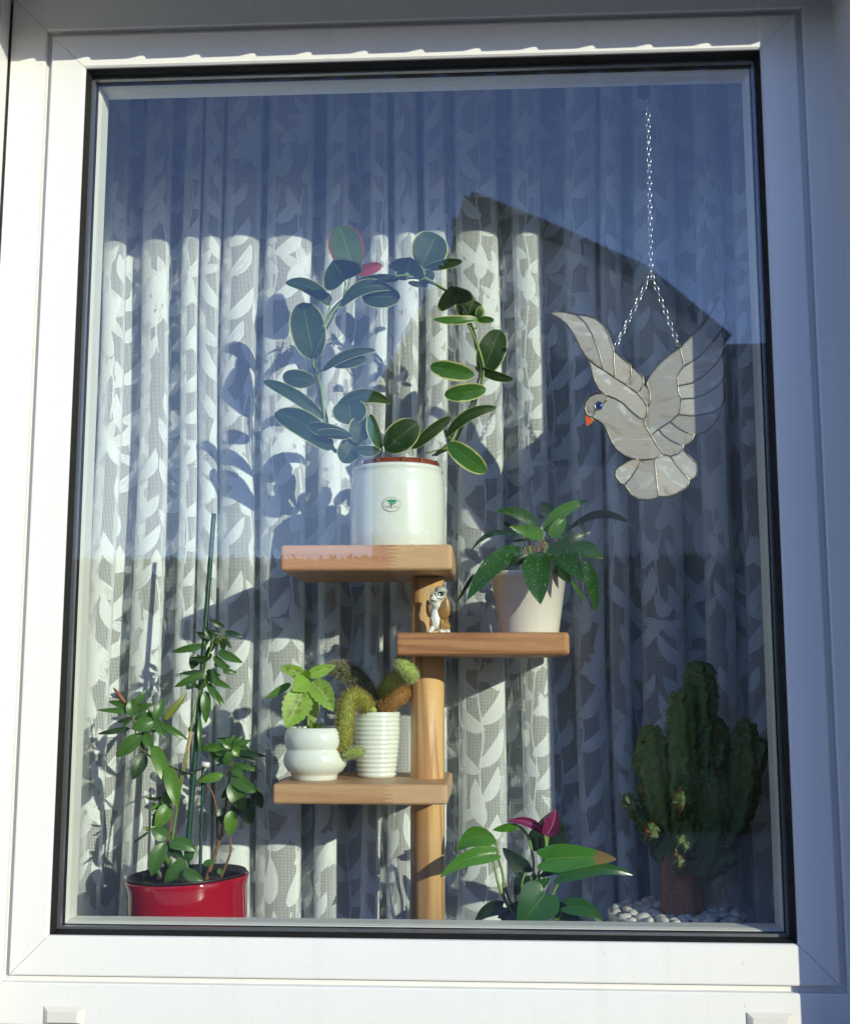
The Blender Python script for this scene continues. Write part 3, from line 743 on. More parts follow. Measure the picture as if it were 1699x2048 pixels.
# ------------------------------------------------------------------ flecked hoya on the middle shelf
YR = .235; pc = at(1057, 1200, YR); hr = thing('potted_hoya', (pc.x, YR, ZS2), 'flecked dark green long leaved plant in an ivory tapered pot on the middle shelf', 'potted plant')
k = 1 / ppm(YR); Rt, Rb = 77 * k, 59 * k; zr = at(1057, 1139, YR - Rt).z - ZS2
v, f = lathe([(0, .001), (Rb * .97, 0), (Rb, .004), (Rt * .965, zr * .90), (Rt * .985, zr * .905), (Rt, zr * .985), (Rt * .99, zr), (Rt * .94, zr), (Rt * .92, zr * .95), (Rt * .85, zr * .7)], (pc.x, YR, ZS2)); obj('pot', v, f, MAT['white_pot2'], hr, True)
soil(hr, (pc.x, YR, ZS2 + zr * .9), Rt * .9, MAT['soil'])
hp = leafmat('flecked_leaf', (.018, .075, .016), (.035, .11, .02), None, 0, (.05, .13, .03), .10, .3, speck=(.45, .55, .40), tl=.3)
hd = leafmat('flecked_leaf_dark', (.010, .035, .012), (.018, .05, .016), None, 0, (.03, .07, .02), .05, .35, tl=.22)
hl = leafmat('flecked_leaf_lit_pale', (.05, .16, .02), (.10, .24, .03), None, 0, (.12, .28, .05), .12, .26, speck=(.55, .65, .45), tl=.4)  # brighter copy: sunlight put into the lit leaf's green; serves pale leaves too
s = 4.2475; zf = Z(900, 980, s)
for i in range(16):
    a = random.uniform(620, 900); b = random.uniform(380, 450)
    pts = [(*zf(740 + (a - 740) * .35, 640, YR), .0022), (*zf(a, 540, YR - .01), .002), (*zf(a + random.uniform(-60, 60), b, YR - .015), .0015)]
    pathobj('stalk', pts, MAT['stem_b'] if i % 3 else MAT['stem_g'], hr, 6, 3)
T = [(595, 482, 143, 936, 175, {'d': -.04, 'dt': -.05, 'roll': 18, 'side': .05, 'fold': .12}), (585, 392, 164, 540, 52, {'m': 1, 'side': .20, 'roll': 20}), (745, 305, 388, 178, 104, {'side': .12, 'd': -.01, 'dt': -.02}),
 (792, 388, 503, 308, 116, {'m': 2, 'd': -.03, 'dt': -.04, 'fold': .2}), (788, 348, 1176, 88, 112, {'side': .10, 'd': -.02, 'm': 2}), (852, 405, 982, 222, 118, {'m': 2, 'd': -.03, 'fold': .3}), (870, 200, 763, 103, 100, {'m': 1, 'd': .02}),
 (1003, 335, 1592, 342, 72, {'m': 1, 'side': .26, 'roll': 15, 'd': .01}), (1098, 250, 1142, 372, 52, {'m': 1}), (968, 455, 1145, 368, 112, {'m': 1, 'd': -.01}), (1128, 382, 1202, 352, 26, {'m': 0}),
 (1030, 490, 1308, 582, 142, {'d': -.01, 'side': .10}), (856, 458, 1132, 782, 196, {'d': -.062, 'dt': -.05, 'm': 0, 'fold': .14, 'side': .05}), (748, 525, 766, 972, 238, {'d': -.066, 'dt': -.045, 'm': 0, 'fold': .22, 'side': -.04}),
 (660, 552, 503, 642, 84, {'m': 1, 'd': -.06}), (1150, 598, 1238, 1038, 112, {'d': -.01, 'side': .03}), (1028, 768, 1152, 956, 32, {'m': 2}), (905, 618, 1012, 792, 104, {'m': 1, 'd': -.06}), (200, 715, 53, 962, 34, {'m': 1}),
 (505, 308, 450, 272, 32, {'m': 1}), (905, 360, 965, 425, 44, {'m': 2}), (800, 240, 738, 212, 32, {'m': 1}), (960, 280, 1005, 405, 84, {'m': 1, 'd': .01}), (660, 420, 505, 438, 24, {'m': 1}), (690, 505, 600, 490, 26, {'m': 2})]
leaves(hr, zf, s, YR, T, [hp, hd, hl], shape='ovate', nu=12, nv=3)

# ------------------------------------------------------------------ dog figurine
YD = .165; s = 10.24; zf = Z(800, 1120, s); kd = 1 / ppm(YD) / s
dpos = zf(780, 1480, YD); dg = thing('dog_figurine', (dpos.x, YD, ZS2), 'small painted sitting dog figurine with spectacles on the middle shelf', 'figurine')
dz = ZS2 - dpos.z
MAT['dog_white'] = simple('paint_white', (.72, .72, .66), .35, 0, 200, .08, .15, 500); MAT['dog_brown'] = simple('paint_ochre', (.27, .145, .03), .35, 0, 160, .35, .2, 500)
MAT['dog_dark'] = simple('paint_dark_brown', (.09, .045, .02), .4, 0, 160, .3); MAT['dog_grey'] = simple('paint_grey', (.42, .42, .36), .4, 0, 160, .15); MAT['dog_black'] = simple('paint_black', (.012, .012, .012), .25)
def D(x, y, d=0.0): p = zf(x, y, YD + d); p.z += dz; return p
def remesh(name, ells, vox, mats, parent):
    V, F = [], []
    for (c, r, rot, m) in ells:
        bm = bmesh.new(); bmesh.ops.create_icosphere(bm, subdivisions=3, radius=1); bm.verts.index_update()
        q = Matrix.Rotation(radians(rot), 3, 'Y')
        vv = [c + q @ Vector((v.co.x * r[0], v.co.y * r[1], v.co.z * r[2])) for v in bm.verts]
        shift(vv, [tuple(v.index for v in ff.verts) for ff in bm.faces], V, F); bm.free()
    off = root_loc(parent); me = bpy.data.meshes.new('tmp'); me.from_pydata([tuple(v - off) for v in V], [], F)
    o = bpy.data.objects.new('tmp', me); col.objects.link(o)
    md = o.modifiers.new('r', 'REMESH'); md.mode = 'VOXEL'; md.voxel_size = vox
    sm = o.modifiers.new('s', 'SMOOTH'); sm.factor = .5; sm.iterations = 3
    dgp = bpy.context.evaluated_depsgraph_get(); res = bpy.data.meshes.new_from_object(o.evaluated_get(dgp)); bpy.data.objects.remove(o); bpy.data.meshes.remove(me)
    res.name = name; res.materials.clear()
    for m in mats: res.materials.append(m)
    mi = []
    for p in res.polygons:
        c = p.center + off; best, bi = 1e9, 0
        for (e, r, rot, m) in ells:
            d = Matrix.Rotation(radians(-rot), 3, 'Y') @ (c - e); q = (d.x / r[0]) ** 2 + (d.y / r[1]) ** 2 + (d.z / r[2]) ** 2
            if q < best: best, bi = q, m
        mi.append(bi)
    res.polygons.foreach_set('material_index', mi); res.polygons.foreach_set('use_smooth', [True] * len(mi)); res.update()
    return link(name, res, None, parent)
def E3(x, y, rx, rz, ry, d=0, m=0, rot=0): return (D(x, y, d * kd), (rx * kd, ry * kd, rz * kd), rot, m)
ells = [E3(720, 1190, 120, 250, 120, 60, 0), E3(880, 1180, 105, 250, 130, 130, 1, -6), E3(960, 1350, 75, 110, 95, 90, 1), E3(770, 900, 130, 130, 120, 60, 0),
        E3(800, 735, 150, 140, 150, 40, 0, 10), E3(690, 770, 95, 105, 105, -60, 0), E3(835, 605, 135, 95, 145, 40, 2, 8), E3(660, 850, 60, 55, 70, -40, 0),
        E3(640, 1290, 48, 150, 50, 0, 1), E3(645, 1400, 45, 70, 48, -20, 0), E3(605, 1450, 62, 38, 75, -50, 0), E3(850, 1300, 58, 150, 60, 0, 1), E3(835, 1448, 68, 40, 80, -50, 0), E3(975, 1448, 62, 38, 78, 10, 0), E3(740, 1270, 70, 120, 60, -10, 0)]
remesh('body', ells, 24 * kd, [MAT['dog_white'], MAT['dog_brown'], MAT['dog_grey']], dg)
def blob(name, c, r, rot, mat, parent, tap=0):
    bm = bmesh.new(); bmesh.ops.create_icosphere(bm, subdivisions=3, radius=1); bm.verts.index_update(); q = Matrix.Rotation(radians(rot), 3, 'Y')
    vv = []
    for v in bm.verts:
        w = 1 - tap * v.co.z; vv.append(c + q @ Vector((v.co.x * r[0] * w, v.co.y * r[1], v.co.z * r[2])))
    ff = [tuple(v.index for v in f.verts) for f in bm.faces]; bm.free()
    return obj(name, vv, ff, mat, parent, True)
blob('ear', D(905, 950, -10 * kd), (125 * kd, 55 * kd, 255 * kd), 8, MAT['dog_brown'], dg, .35)
blob('ear', D(582, 975, 10 * kd), (56 * kd, 42 * kd, 185 * kd), -8, MAT['dog_dark'], dg, .3)
blob('nose', D(640, 690, -160 * kd), (34 * kd, 30 * kd, 28 * kd), 0, MAT['dog_black'], dg)
blob('eye', D(830, 680, -100 * kd), (60 * kd, 26 * kd, 46 * kd), 0, MAT['dog_black'], dg)
blob('eye_white', D(800, 690, -120 * kd), (26 * kd, 16 * kd, 26 * kd), 0, MAT['dog_white'], dg)
MAT['silver'] = simple('bright_metal', (.62, .62, .62), .22, 1.0, 90, .15)
gl = None
for (cx, cyy, rx, ry, dd) in ((835, 690, 100, 76, -125), (608, 628, 70, 60, -190)):
    pts = []
    for i in range(25):
        a = 2 * pi * i / 24; e = (abs(cos(a)) ** 4 + abs(sin(a)) ** 4) ** -.25 * .97; p = D(cx + rx * cos(a) * e, cyy + ry * sin(a) * e, (dd + 20 * cos(a)) * kd); pts.append((*p, 12 * kd))
    o = pathobj('spectacle_rim', pts, MAT['dog_grey'], dg, 6, 1)
pathobj('bridge', [(*D(672, 640, -185 * kd), 10 * kd), (*D(705, 640, -160 * kd), 10 * kd), (*D(738, 665, -135 * kd), 10 * kd)], MAT['dog_grey'], dg, 6, 3)
pathobj('mouth', [(*D(630, 800, -140 * kd), 8 * kd), (*D(680, 810, -160 * kd), 8 * kd), (*D(750, 825, -135 * kd), 8 * kd)], MAT['dog_dark'], dg, 5, 3)

# ------------------------------------------------------------------ coleus in double-bulged pot
YC = .21; s = 3.951; zf = Z(500, 1270, s); k = 1 / ppm(YC) / s
pc = zf(515, 1120, YC); co = thing('potted_coleus', (pc.x, YC, ZS3), 'lime green serrated leaf seedling in a white double bulged pot', 'potted plant')
def hz_(y): return (1138 - y) * k
v, f = lathe([(0, .001), (165 * k, 0), (172 * k, .002), (172 * k, hz_(1105)), (178 * k, hz_(1092)), (215 * k, hz_(1070)), (243 * k, hz_(1025)), (250 * k, hz_(985)), (240 * k, hz_(940)), (226 * k, hz_(912)), (221 * k, hz_(903)), (228 * k, hz_(893)), (242 * k, hz_(860)), (246 * k, hz_(815)), (236 * k, hz_(770)), (218 * k, hz_(742)), (210 * k, hz_(736)), (202 * k, hz_(742)), (200 * k, hz_(780))], (pc.x, YC, ZS3)); obj('pot', v, f, MAT['white_pot'], co, True)
soil(co, (pc.x, YC, ZS3 + hz_(775)), 200 * k, MAT['soil'])
cl = leafmat('coleus_leaf', (.24, .44, .05), (.36, .56, .09), (.30, .45, .10), .05, (.55, .62, .28), .5, .45, tl=.42, veins_n=8, blotch=(.10, .02, .02), ribw=.09)
cp = leafmat('coleus_leaf_plain', (.22, .42, .045), (.32, .54, .08), (.34, .48, .12), .05, (.40, .52, .15), .35, .45, tl=.42, veins_n=8)
cb = leafmat('coleus_leaf_pale', (.34, .42, .12), (.42, .48, .18), (.50, .55, .30), .12, (.5, .55, .3), .3, .5, tl=.4)
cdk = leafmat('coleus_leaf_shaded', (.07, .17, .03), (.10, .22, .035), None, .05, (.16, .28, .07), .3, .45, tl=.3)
pathobj('stem', [(*zf(460, 790, YC), .0032), (*zf(458, 600, YC), .0028), (*zf(452, 340, YC - .003), .002)], MAT['stem_g'], co, 8, 5)
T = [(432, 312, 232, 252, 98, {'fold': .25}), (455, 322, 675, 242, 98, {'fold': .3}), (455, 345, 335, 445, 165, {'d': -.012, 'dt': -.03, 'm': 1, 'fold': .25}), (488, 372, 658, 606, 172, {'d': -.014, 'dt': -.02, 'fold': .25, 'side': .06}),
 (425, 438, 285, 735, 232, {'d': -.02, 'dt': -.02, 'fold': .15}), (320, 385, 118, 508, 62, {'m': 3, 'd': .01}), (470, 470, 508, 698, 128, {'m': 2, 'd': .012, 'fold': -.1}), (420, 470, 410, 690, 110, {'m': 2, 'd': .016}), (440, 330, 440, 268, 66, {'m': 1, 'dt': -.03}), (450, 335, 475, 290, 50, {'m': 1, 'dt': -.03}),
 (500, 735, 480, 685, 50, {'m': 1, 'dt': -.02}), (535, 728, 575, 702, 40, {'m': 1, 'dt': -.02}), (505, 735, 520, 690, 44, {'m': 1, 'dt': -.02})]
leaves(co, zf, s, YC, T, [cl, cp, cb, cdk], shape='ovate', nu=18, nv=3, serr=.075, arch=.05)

# ------------------------------------------------------------------ hairy cactus in ribbed beaker
YK = .27; k = 1 / ppm(YK) / s; pc = zf(1000, 1090, YK); hc = thing('potted_cactus', (pc.x, YK, ZS3), 'hairy drooping finger cactus in a white ribbed beaker beside the post', 'potted plant')
H = (1100 - 608) * k + .002; prof = [(0, .001), (140 * k, 0), (147 * k, .003)]
for i in range(1, 57):
    t = i / 57; r = (147 + 32 * sin(min(1, t * 1.15) * pi * .5)) * k; prof.append((r + .0011 * sin(t * 2 * pi * 14) * (1 if t < .96 else 0), .003 + t * (H - .003)))
prof += [(176 * k, H), (170 * k, H + .0004), (166 * k, H - .002), (160 * k, H - .012)]
v, f = lathe(prof, (pc.x, YK, ZS3)); obj('pot', v, f, MAT['white_pot'], hc, True)
soil(hc, (pc.x, YK, ZS3 + H - .007), 163 * k, MAT['soil'])
def cactmat(name, a, b, t=.2):
    m = NT(name); o = m.coord(); n = m.noise(o, 55, 4); c = m.mix(n, a, b)
    c = m.mix(m.math('MULTIPLY', m.step(m.noise(o, 420, 2), .56, .66), .5), c, tuple(min(1, x * 1.9) for x in b))
    return m.end(m.pbr(c, .6, 0, m.bump(m.noise(o, 260, 3), .4, .002), .3))
MAT['cg'] = cactmat('cactus_olive', (.17, .21, .03), (.26, .30, .05)); MAT['cl'] = cactmat('cactus_lime', (.24, .34, .06), (.34, .44, .10)); MAT['cbn'] = cactmat('cactus_brown', (.15, .065, .02), (.30, .15, .045)); MAT['cdk'] = cactmat('cactus_shaded', (.06, .07, .02), (.10, .10, .03))  # cdk: olive darkened to hold the shade on the back arm
def hairmat(name, c):
    m = NT(name); d = m.n('BsdfDiffuse'); m.inp(d.inputs[0], c); t = m.n('BsdfTranslucent'); m.inp(t.inputs[0], c); x = m.n('MixShader'); x.inputs[0].default_value = .4
    nz_ = m.noise(m.coord(), 200, 1); cc = m.mix(nz_, tuple(q * .75 for q in c), tuple(min(1, q * 1.2) for q in c)); m.l(cc, d.inputs[0]); m.l(cc, t.inputs[0])
    m.l(d.outputs[0], x.inputs[1]); m.l(t.outputs[0], x.inputs[2]); return m.end(x.outputs[0])
MAT['hg'] = hairmat('spine_gold', (.50, .42, .14)); MAT['hl'] = hairmat('spine_pale', (.62, .66, .36)); MAT['hb'] = hairmat('spine_brown', (.52, .32, .12)); MAT['hgrey'] = hairmat('spine_grey', (.46, .42, .32)); MAT['hred'] = hairmat('spine_red', (.42, .12, .06))
def spines(V, F, count, ln, w, parent, mat, up=.2, sel=None):
    """thin tapering needles growing out of a surface"""
    vs, fs = [], []; R = random.Random(len(V) + count)
    for _ in range(count):
        f = F[R.randrange(len(F))]
        if len(f) > 4: continue
        a, b, c = V[f[0]], V[f[1]], V[f[2]]; nn = (b - a).cross(c - a)
        if nn.length < 1e-14: continue
        nn.normalize(); u, q = R.random(), R.random(); p = a + (b - a) * u + (V[f[-1]] - a) * q
        d = (nn + Vector((R.gauss(0, .45), R.gauss(0, .45), R.gauss(0, .45) + up))).normalized() * ln * R.uniform(.5, 1.2)
        t = d.cross(Vector((R.gauss(0, 1), R.gauss(0, 1), R.gauss(0, 1)))).normalized() * w; i = len(vs)
        vs += [p - t, p + t, p + d]; fs.append((i, i + 1, i + 2))
    return tag(obj('spines', vs, fs, mat, parent), kind='stuff')
def arm(parent, pts, nrib, depth, mat, hair, count, ln, w, nm='arm', n=40, sub=6, jitter=0.0, up=.2):
    pth = smoothpath(pts, (len(pts) - 1) * sub); m = len(pth) - 1; out = []
    # rounded tip
    for i, p in enumerate(pth):
        out.append(p)
    tx, ty, tz, tr = out[-1]; px_, py_, pz_, _ = out[-2]; d = Vector((tx - px_, ty - py_, tz - pz_)).normalized()
    for q in (.35, .65, .85, .97, 1.0): out.append((tx + d.x * tr * .8 * q, ty + d.y * tr * .8 * q, tz + d.z * tr * .8 * q, tr * sqrt(max(0.0004, 1 - q * q))))
    jit = (lambda q: Vector((noise.noise(q * 95), noise.noise(q * 95 + Vector((9, 3, 1))), noise.noise(q * 95 + Vector((2, 7, 5))))) * jitter) if jitter else None
    v, f = tube(out, n, star=lambda a, t: 1 + depth * cos(nrib * a + 2.0 * t), jit=jit)
    o = obj(nm, v, f, mat, parent, True); spines(v, f, count, ln, w, o, hair, up)
    return o
def KP(rows, d=0): return [(*zf(x, y, YK + dd + d), r * k) for x, y, r, dd in rows]
arm(hc, KP([(985, 600, 60, 0), (930, 470, 66, -.01), (850, 350, 72, -.02), (760, 290, 68, -.02), (690, 262, 50, -.02), (640, 262, 30, -.02)]), 14, .05, MAT['cdk'], MAT['hgrey'], 3600, .0100, .00048)
arm(hc, KP([(930, 580, 50, -.03), (880, 510, 56, -.05), (810, 490, 60, -.065), (765, 560, 60, -.075), (750, 690, 62, -.08), (742, 810, 56, -.08), (728, 900, 42, -.08), (720, 950, 24, -.08)]), 14, .06, MAT['cg'], MAT['hg'], 5000, .0090, .00044)
arm(hc, KP([(745, 950, 26, -.085), (800, 935, 38, -.09), (870, 925, 34, -.095)]), 12, .05, MAT['cl'], MAT['hl'], 900, .0065, .00038)
arm(hc, KP([(1000, 560, 48, .01), (1070, 430, 56, -.02), (1150, 350, 60, -.06), (1215, 325, 54, -.085)]), 14, .05, MAT['cg'], MAT['hg'], 1500, .0090, .00044)
arm(hc, KP([(1285, 345, 46, -.10), (1262, 300, 52, -.11), (1215, 245, 50, -.118), (1182, 212, 44, -.12)]), 14, .05, MAT['cl'], MAT['hl'], 2200, .0065, .00038)
arm(hc, KP([(1040, 590, 52, -.02), (1110, 540, 60, -.025), (1190, 480, 62, -.02), (1250, 450, 50, -.01)]), 13, .07, MAT['cbn'], MAT['hb'], 1700, .0075, .00042)
arm(hc, KP([(962, 605, 34, -.035), (965, 592, 34, -.035)]), 10, .08, MAT['cl'], MAT['hl'], 160, .003, .00018, 'pup', 24)
arm(hc, KP([(912, 608, 24, -.03), (912, 598, 22, -.03)]), 10, .08, MAT['cl'], MAT['hl'], 90, .003, .00018, 'pup', 24)
for i in range(26):
    x, y = random.uniform(880, 1130), random.uniform(590, 612); q = zf(x, y, YK - .02 + random.uniform(-.01, .02))
    r = random.uniform(.0012, .0026)
    blob('grit', q, (r, r, r * .8), random.uniform(0, 90), MAT['sill'] if i % 2 else MAT['soil'], hc)

# ------------------------------------------------------------------ shrub in red pot
YP = .235; s = 2.276; zf = Z(160, 1000, s); pc = at(382, 1756, YP); k = 1 / ppm(YP)
rp = thing('potted_shrub', (pc.x, YP, -.10), 'glossy leaved staked shrub in a shiny dark red pot', 'potted plant')
R = 120 * k; zt = at(373, 1752, YP).z + .10
tilt = Matrix.Rotation(radians(-2.6), 3, 'Y')
def tl_(vs): c = Vector((pc.x, YP, -.10)); return [c + tilt @ (v - c) for v in vs]
v, f = lathe([(0, .004), (R * .90, .0045), (R * .93, .010), (R * .955, zt * .5), (R * .965, zt * .86), (R * .985, zt * .93), (R * 1.0, zt * .985), (R * .985, zt), (R * .955, zt), (R * .95, zt * .96), (R * .93, zt * .6)], (pc.x, YP, -.10), 72); obj('pot', tl_(v), f, MAT['red_pot'], rp, True)
v, f = lathe([(R * .85, zt * .5), (R * .915, zt * .96), (R * .93, zt + .004), (R * .955, zt + .005), (R * .955, zt + .001), (R * .90, zt + .001), (R * .885, zt * .96), (R * .87, zt * .8)], (pc.x, YP, -.10), 72); obj('inner_pot', tl_(v), f, MAT['blackplastic'], rp, True)
soil(rp, (pc.x, YP, -.10 + zt * .90), R * .88, MAT['soil'])
MAT['stake'] = simple('green_stake', (.012, .055, .040), .35, 0, 200, .2, .5, 500); MAT['cane'] = simple('bamboo_cane', (.42, .30, .16), .5, 0, 60, .2)
pathobj('stake', [(*zf(478, 1720, YP + .01), .0056), (*zf(545, 900, YP + .005), .0052), (*zf(609, 62, YP), .0045)], MAT['stake'], rp, 10, 12)
pathobj('stake', [(*zf(545, 1720, YP + .03), .0034), (*zf(560, 1215, YP + .03), .0032)], MAT['stake'], rp, 8, 8)
pathobj('stake_cap', [(*zf(556, 1204, YP + .03), .006), (*zf(590, 1207, YP + .03), .005)], MAT['white_pot2'], rp, 8, 2)
pathobj('cane', [(*zf(450, 1330, YP + .005), .0035), (*zf(480, 1180, YP + .003), .0038), (*zf(507, 1055, YP), .0038)], MAT['cane'], rp, 8, 4)
pathobj('tie', [(*zf(405, 1210, YP), .0014), (*zf(450, 1232, YP - .006), .0016), (*zf(495, 1246, YP - .008), .0022), (*zf(530, 1232, YP), .0016), (*zf(562, 1222, YP + .025), .0014)], MAT['blackplastic'], rp, 6, 4)
for pts in ([(382, 1730, 5.5), (400, 1560, 5), (418, 1400, 4.5), (400, 1290, 4), (330, 1180, 3.5), (270, 1120, 3), (240, 1000, 2.6), (205, 920, 2.4)], [(300, 1170, 3.2), (320, 1090, 3), (335, 1005, 2.6)], [(395, 1700, 4), (440, 1420, 3.5), (480, 1200, 3.4), (520, 960, 3.2), (560, 800, 3), (590, 690, 2.8), (620, 630, 2.4), (660, 590, 2)],
            [(572, 1735, 10), (605, 1640, 9), (632, 1560, 7), (655, 1460, 5), (670, 1330, 4), (690, 1200, 3.4), (692, 1110, 2.5)], [(640, 1720, 6), (665, 1660, 5), (685, 1600, 5), (682, 1530, 3)], [(625, 1570, 5), (622, 1420, 4.5), (600, 1330, 4), (562, 1285, 3.5)], [(330, 1180, 3), (400, 1205, 2.5), (470, 1240, 2)], [(640, 1540, 4), (690, 1460, 3.5), (740, 1360, 3)], [(485, 1725, 2.5), (490, 1680, 2.2), (480, 1640, 2)]):
    b = pts[0][0] > 560 and pts[0][2] > 3
    pathobj('branch', [(*zf(x, y, YP + (.03 if x > 540 and y > 1050 else 0)), r * k / s * 1.15) for x, y, r in pts], MAT['stem_b'] if b or pts[0][2] > 4.5 else MAT['stem_g'], rp, 8, 4)
pathobj('bud', [(*zf(205, 925, YP), .002), (*zf(182, 892, YP), .0045), (*zf(152, 856, YP), .001)], simple('bud_brown', (.26, .09, .05), .5), rp, 8, 3)
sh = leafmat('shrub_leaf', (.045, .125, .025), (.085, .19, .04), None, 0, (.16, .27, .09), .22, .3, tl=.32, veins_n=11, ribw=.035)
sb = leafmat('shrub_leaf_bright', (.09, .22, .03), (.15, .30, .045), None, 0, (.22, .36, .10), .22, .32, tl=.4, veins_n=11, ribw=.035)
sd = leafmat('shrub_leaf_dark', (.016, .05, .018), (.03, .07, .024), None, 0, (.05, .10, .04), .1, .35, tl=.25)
sy = leafmat('shrub_leaf_yellow', (.16, .22, .03), (.24, .28, .05), (.30, .14, .03), .12, (.35, .35, .1), .15, .35, tl=.4)
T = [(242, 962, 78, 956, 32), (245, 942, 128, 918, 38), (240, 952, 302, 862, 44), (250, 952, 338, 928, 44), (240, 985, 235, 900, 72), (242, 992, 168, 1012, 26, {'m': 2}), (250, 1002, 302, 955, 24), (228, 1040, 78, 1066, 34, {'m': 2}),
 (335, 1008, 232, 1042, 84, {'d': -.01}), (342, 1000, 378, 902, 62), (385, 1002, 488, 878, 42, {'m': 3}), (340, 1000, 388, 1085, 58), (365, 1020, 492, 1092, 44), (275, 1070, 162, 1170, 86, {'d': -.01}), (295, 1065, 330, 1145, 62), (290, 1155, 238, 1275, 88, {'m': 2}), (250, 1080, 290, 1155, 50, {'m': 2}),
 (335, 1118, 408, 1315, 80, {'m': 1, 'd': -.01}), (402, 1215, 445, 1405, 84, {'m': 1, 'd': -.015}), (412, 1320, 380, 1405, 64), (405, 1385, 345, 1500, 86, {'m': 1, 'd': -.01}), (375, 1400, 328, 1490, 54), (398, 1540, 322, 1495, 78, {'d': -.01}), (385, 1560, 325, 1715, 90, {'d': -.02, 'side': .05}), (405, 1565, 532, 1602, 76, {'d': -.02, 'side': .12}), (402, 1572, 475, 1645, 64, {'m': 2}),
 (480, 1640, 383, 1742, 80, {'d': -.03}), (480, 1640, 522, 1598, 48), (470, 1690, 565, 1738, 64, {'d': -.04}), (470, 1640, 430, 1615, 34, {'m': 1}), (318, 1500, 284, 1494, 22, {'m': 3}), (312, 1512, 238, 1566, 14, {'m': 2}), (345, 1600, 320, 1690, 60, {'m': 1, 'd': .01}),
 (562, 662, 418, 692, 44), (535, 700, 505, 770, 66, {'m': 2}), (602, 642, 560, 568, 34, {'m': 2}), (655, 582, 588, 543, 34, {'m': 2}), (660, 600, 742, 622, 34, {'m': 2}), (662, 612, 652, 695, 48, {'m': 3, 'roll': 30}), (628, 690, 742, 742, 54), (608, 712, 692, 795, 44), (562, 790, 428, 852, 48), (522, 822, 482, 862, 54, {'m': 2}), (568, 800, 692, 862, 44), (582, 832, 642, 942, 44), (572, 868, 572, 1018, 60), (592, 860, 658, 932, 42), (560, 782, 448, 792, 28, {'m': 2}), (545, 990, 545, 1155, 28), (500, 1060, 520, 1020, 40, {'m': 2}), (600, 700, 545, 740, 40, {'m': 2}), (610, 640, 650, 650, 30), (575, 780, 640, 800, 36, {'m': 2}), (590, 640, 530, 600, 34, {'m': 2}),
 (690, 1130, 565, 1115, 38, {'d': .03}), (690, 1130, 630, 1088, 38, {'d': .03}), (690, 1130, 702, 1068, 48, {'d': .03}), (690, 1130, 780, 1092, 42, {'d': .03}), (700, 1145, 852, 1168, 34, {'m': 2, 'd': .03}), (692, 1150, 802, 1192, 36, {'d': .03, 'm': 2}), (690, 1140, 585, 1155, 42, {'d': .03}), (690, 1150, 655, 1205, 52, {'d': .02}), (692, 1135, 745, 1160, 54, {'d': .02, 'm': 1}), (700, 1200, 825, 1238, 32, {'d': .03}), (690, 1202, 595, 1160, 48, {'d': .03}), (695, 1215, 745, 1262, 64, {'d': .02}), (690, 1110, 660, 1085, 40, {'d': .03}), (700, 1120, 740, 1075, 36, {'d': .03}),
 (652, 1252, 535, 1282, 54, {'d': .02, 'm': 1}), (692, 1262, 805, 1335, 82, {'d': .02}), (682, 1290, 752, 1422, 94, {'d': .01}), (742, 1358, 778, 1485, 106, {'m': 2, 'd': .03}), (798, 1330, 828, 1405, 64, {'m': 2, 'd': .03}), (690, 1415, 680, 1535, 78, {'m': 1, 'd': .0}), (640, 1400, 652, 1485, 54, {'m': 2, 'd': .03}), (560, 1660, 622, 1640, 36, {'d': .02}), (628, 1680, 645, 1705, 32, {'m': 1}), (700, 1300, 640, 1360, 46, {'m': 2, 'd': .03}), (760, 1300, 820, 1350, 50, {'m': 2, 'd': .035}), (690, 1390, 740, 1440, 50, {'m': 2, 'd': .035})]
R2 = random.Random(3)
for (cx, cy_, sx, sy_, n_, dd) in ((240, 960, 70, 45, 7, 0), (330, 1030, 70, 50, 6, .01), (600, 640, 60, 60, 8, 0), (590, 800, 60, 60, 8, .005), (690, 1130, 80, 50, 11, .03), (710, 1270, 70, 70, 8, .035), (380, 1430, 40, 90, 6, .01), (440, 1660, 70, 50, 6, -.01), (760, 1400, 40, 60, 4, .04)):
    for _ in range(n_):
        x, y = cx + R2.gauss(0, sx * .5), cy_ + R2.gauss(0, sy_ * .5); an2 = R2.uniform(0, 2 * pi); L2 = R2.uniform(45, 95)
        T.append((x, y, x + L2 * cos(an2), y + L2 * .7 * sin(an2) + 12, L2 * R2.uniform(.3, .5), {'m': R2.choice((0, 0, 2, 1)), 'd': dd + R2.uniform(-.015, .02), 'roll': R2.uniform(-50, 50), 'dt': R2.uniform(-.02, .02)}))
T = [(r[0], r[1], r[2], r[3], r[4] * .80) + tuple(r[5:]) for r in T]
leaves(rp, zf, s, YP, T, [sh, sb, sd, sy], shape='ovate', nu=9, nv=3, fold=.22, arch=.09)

# ------------------------------------------------------------------ anthurium
YA = .20; s = 4.045; zf = Z(860, 1580, s); pc = at(1065, 1860, YA); an_ = thing('potted_anthurium', (pc.x, YA, -.10), 'glossy heart leaved plant with two purple flower bracts on the sill', 'potted plant')
v, f = lathe([(0, .002), (.040, 0), (.0425, .003), (.051, .066), (.054, .068), (.054, .076), (.050, .076), (.049, .060)], (pc.x, YA, -.10), 44); obj('pot', v, f, MAT['white_pot2'], an_, True)
soil(an_, (pc.x, YA, -.10 + .066), .049, MAT['soil'])
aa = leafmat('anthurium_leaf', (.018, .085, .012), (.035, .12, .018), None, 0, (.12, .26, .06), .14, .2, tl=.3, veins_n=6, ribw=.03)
ab = leafmat('anthurium_leaf_bright', (.07, .22, .015), (.11, .29, .025), None, 0, (.24, .42, .08), .14, .18, tl=.42, veins_n=6, ribw=.03)
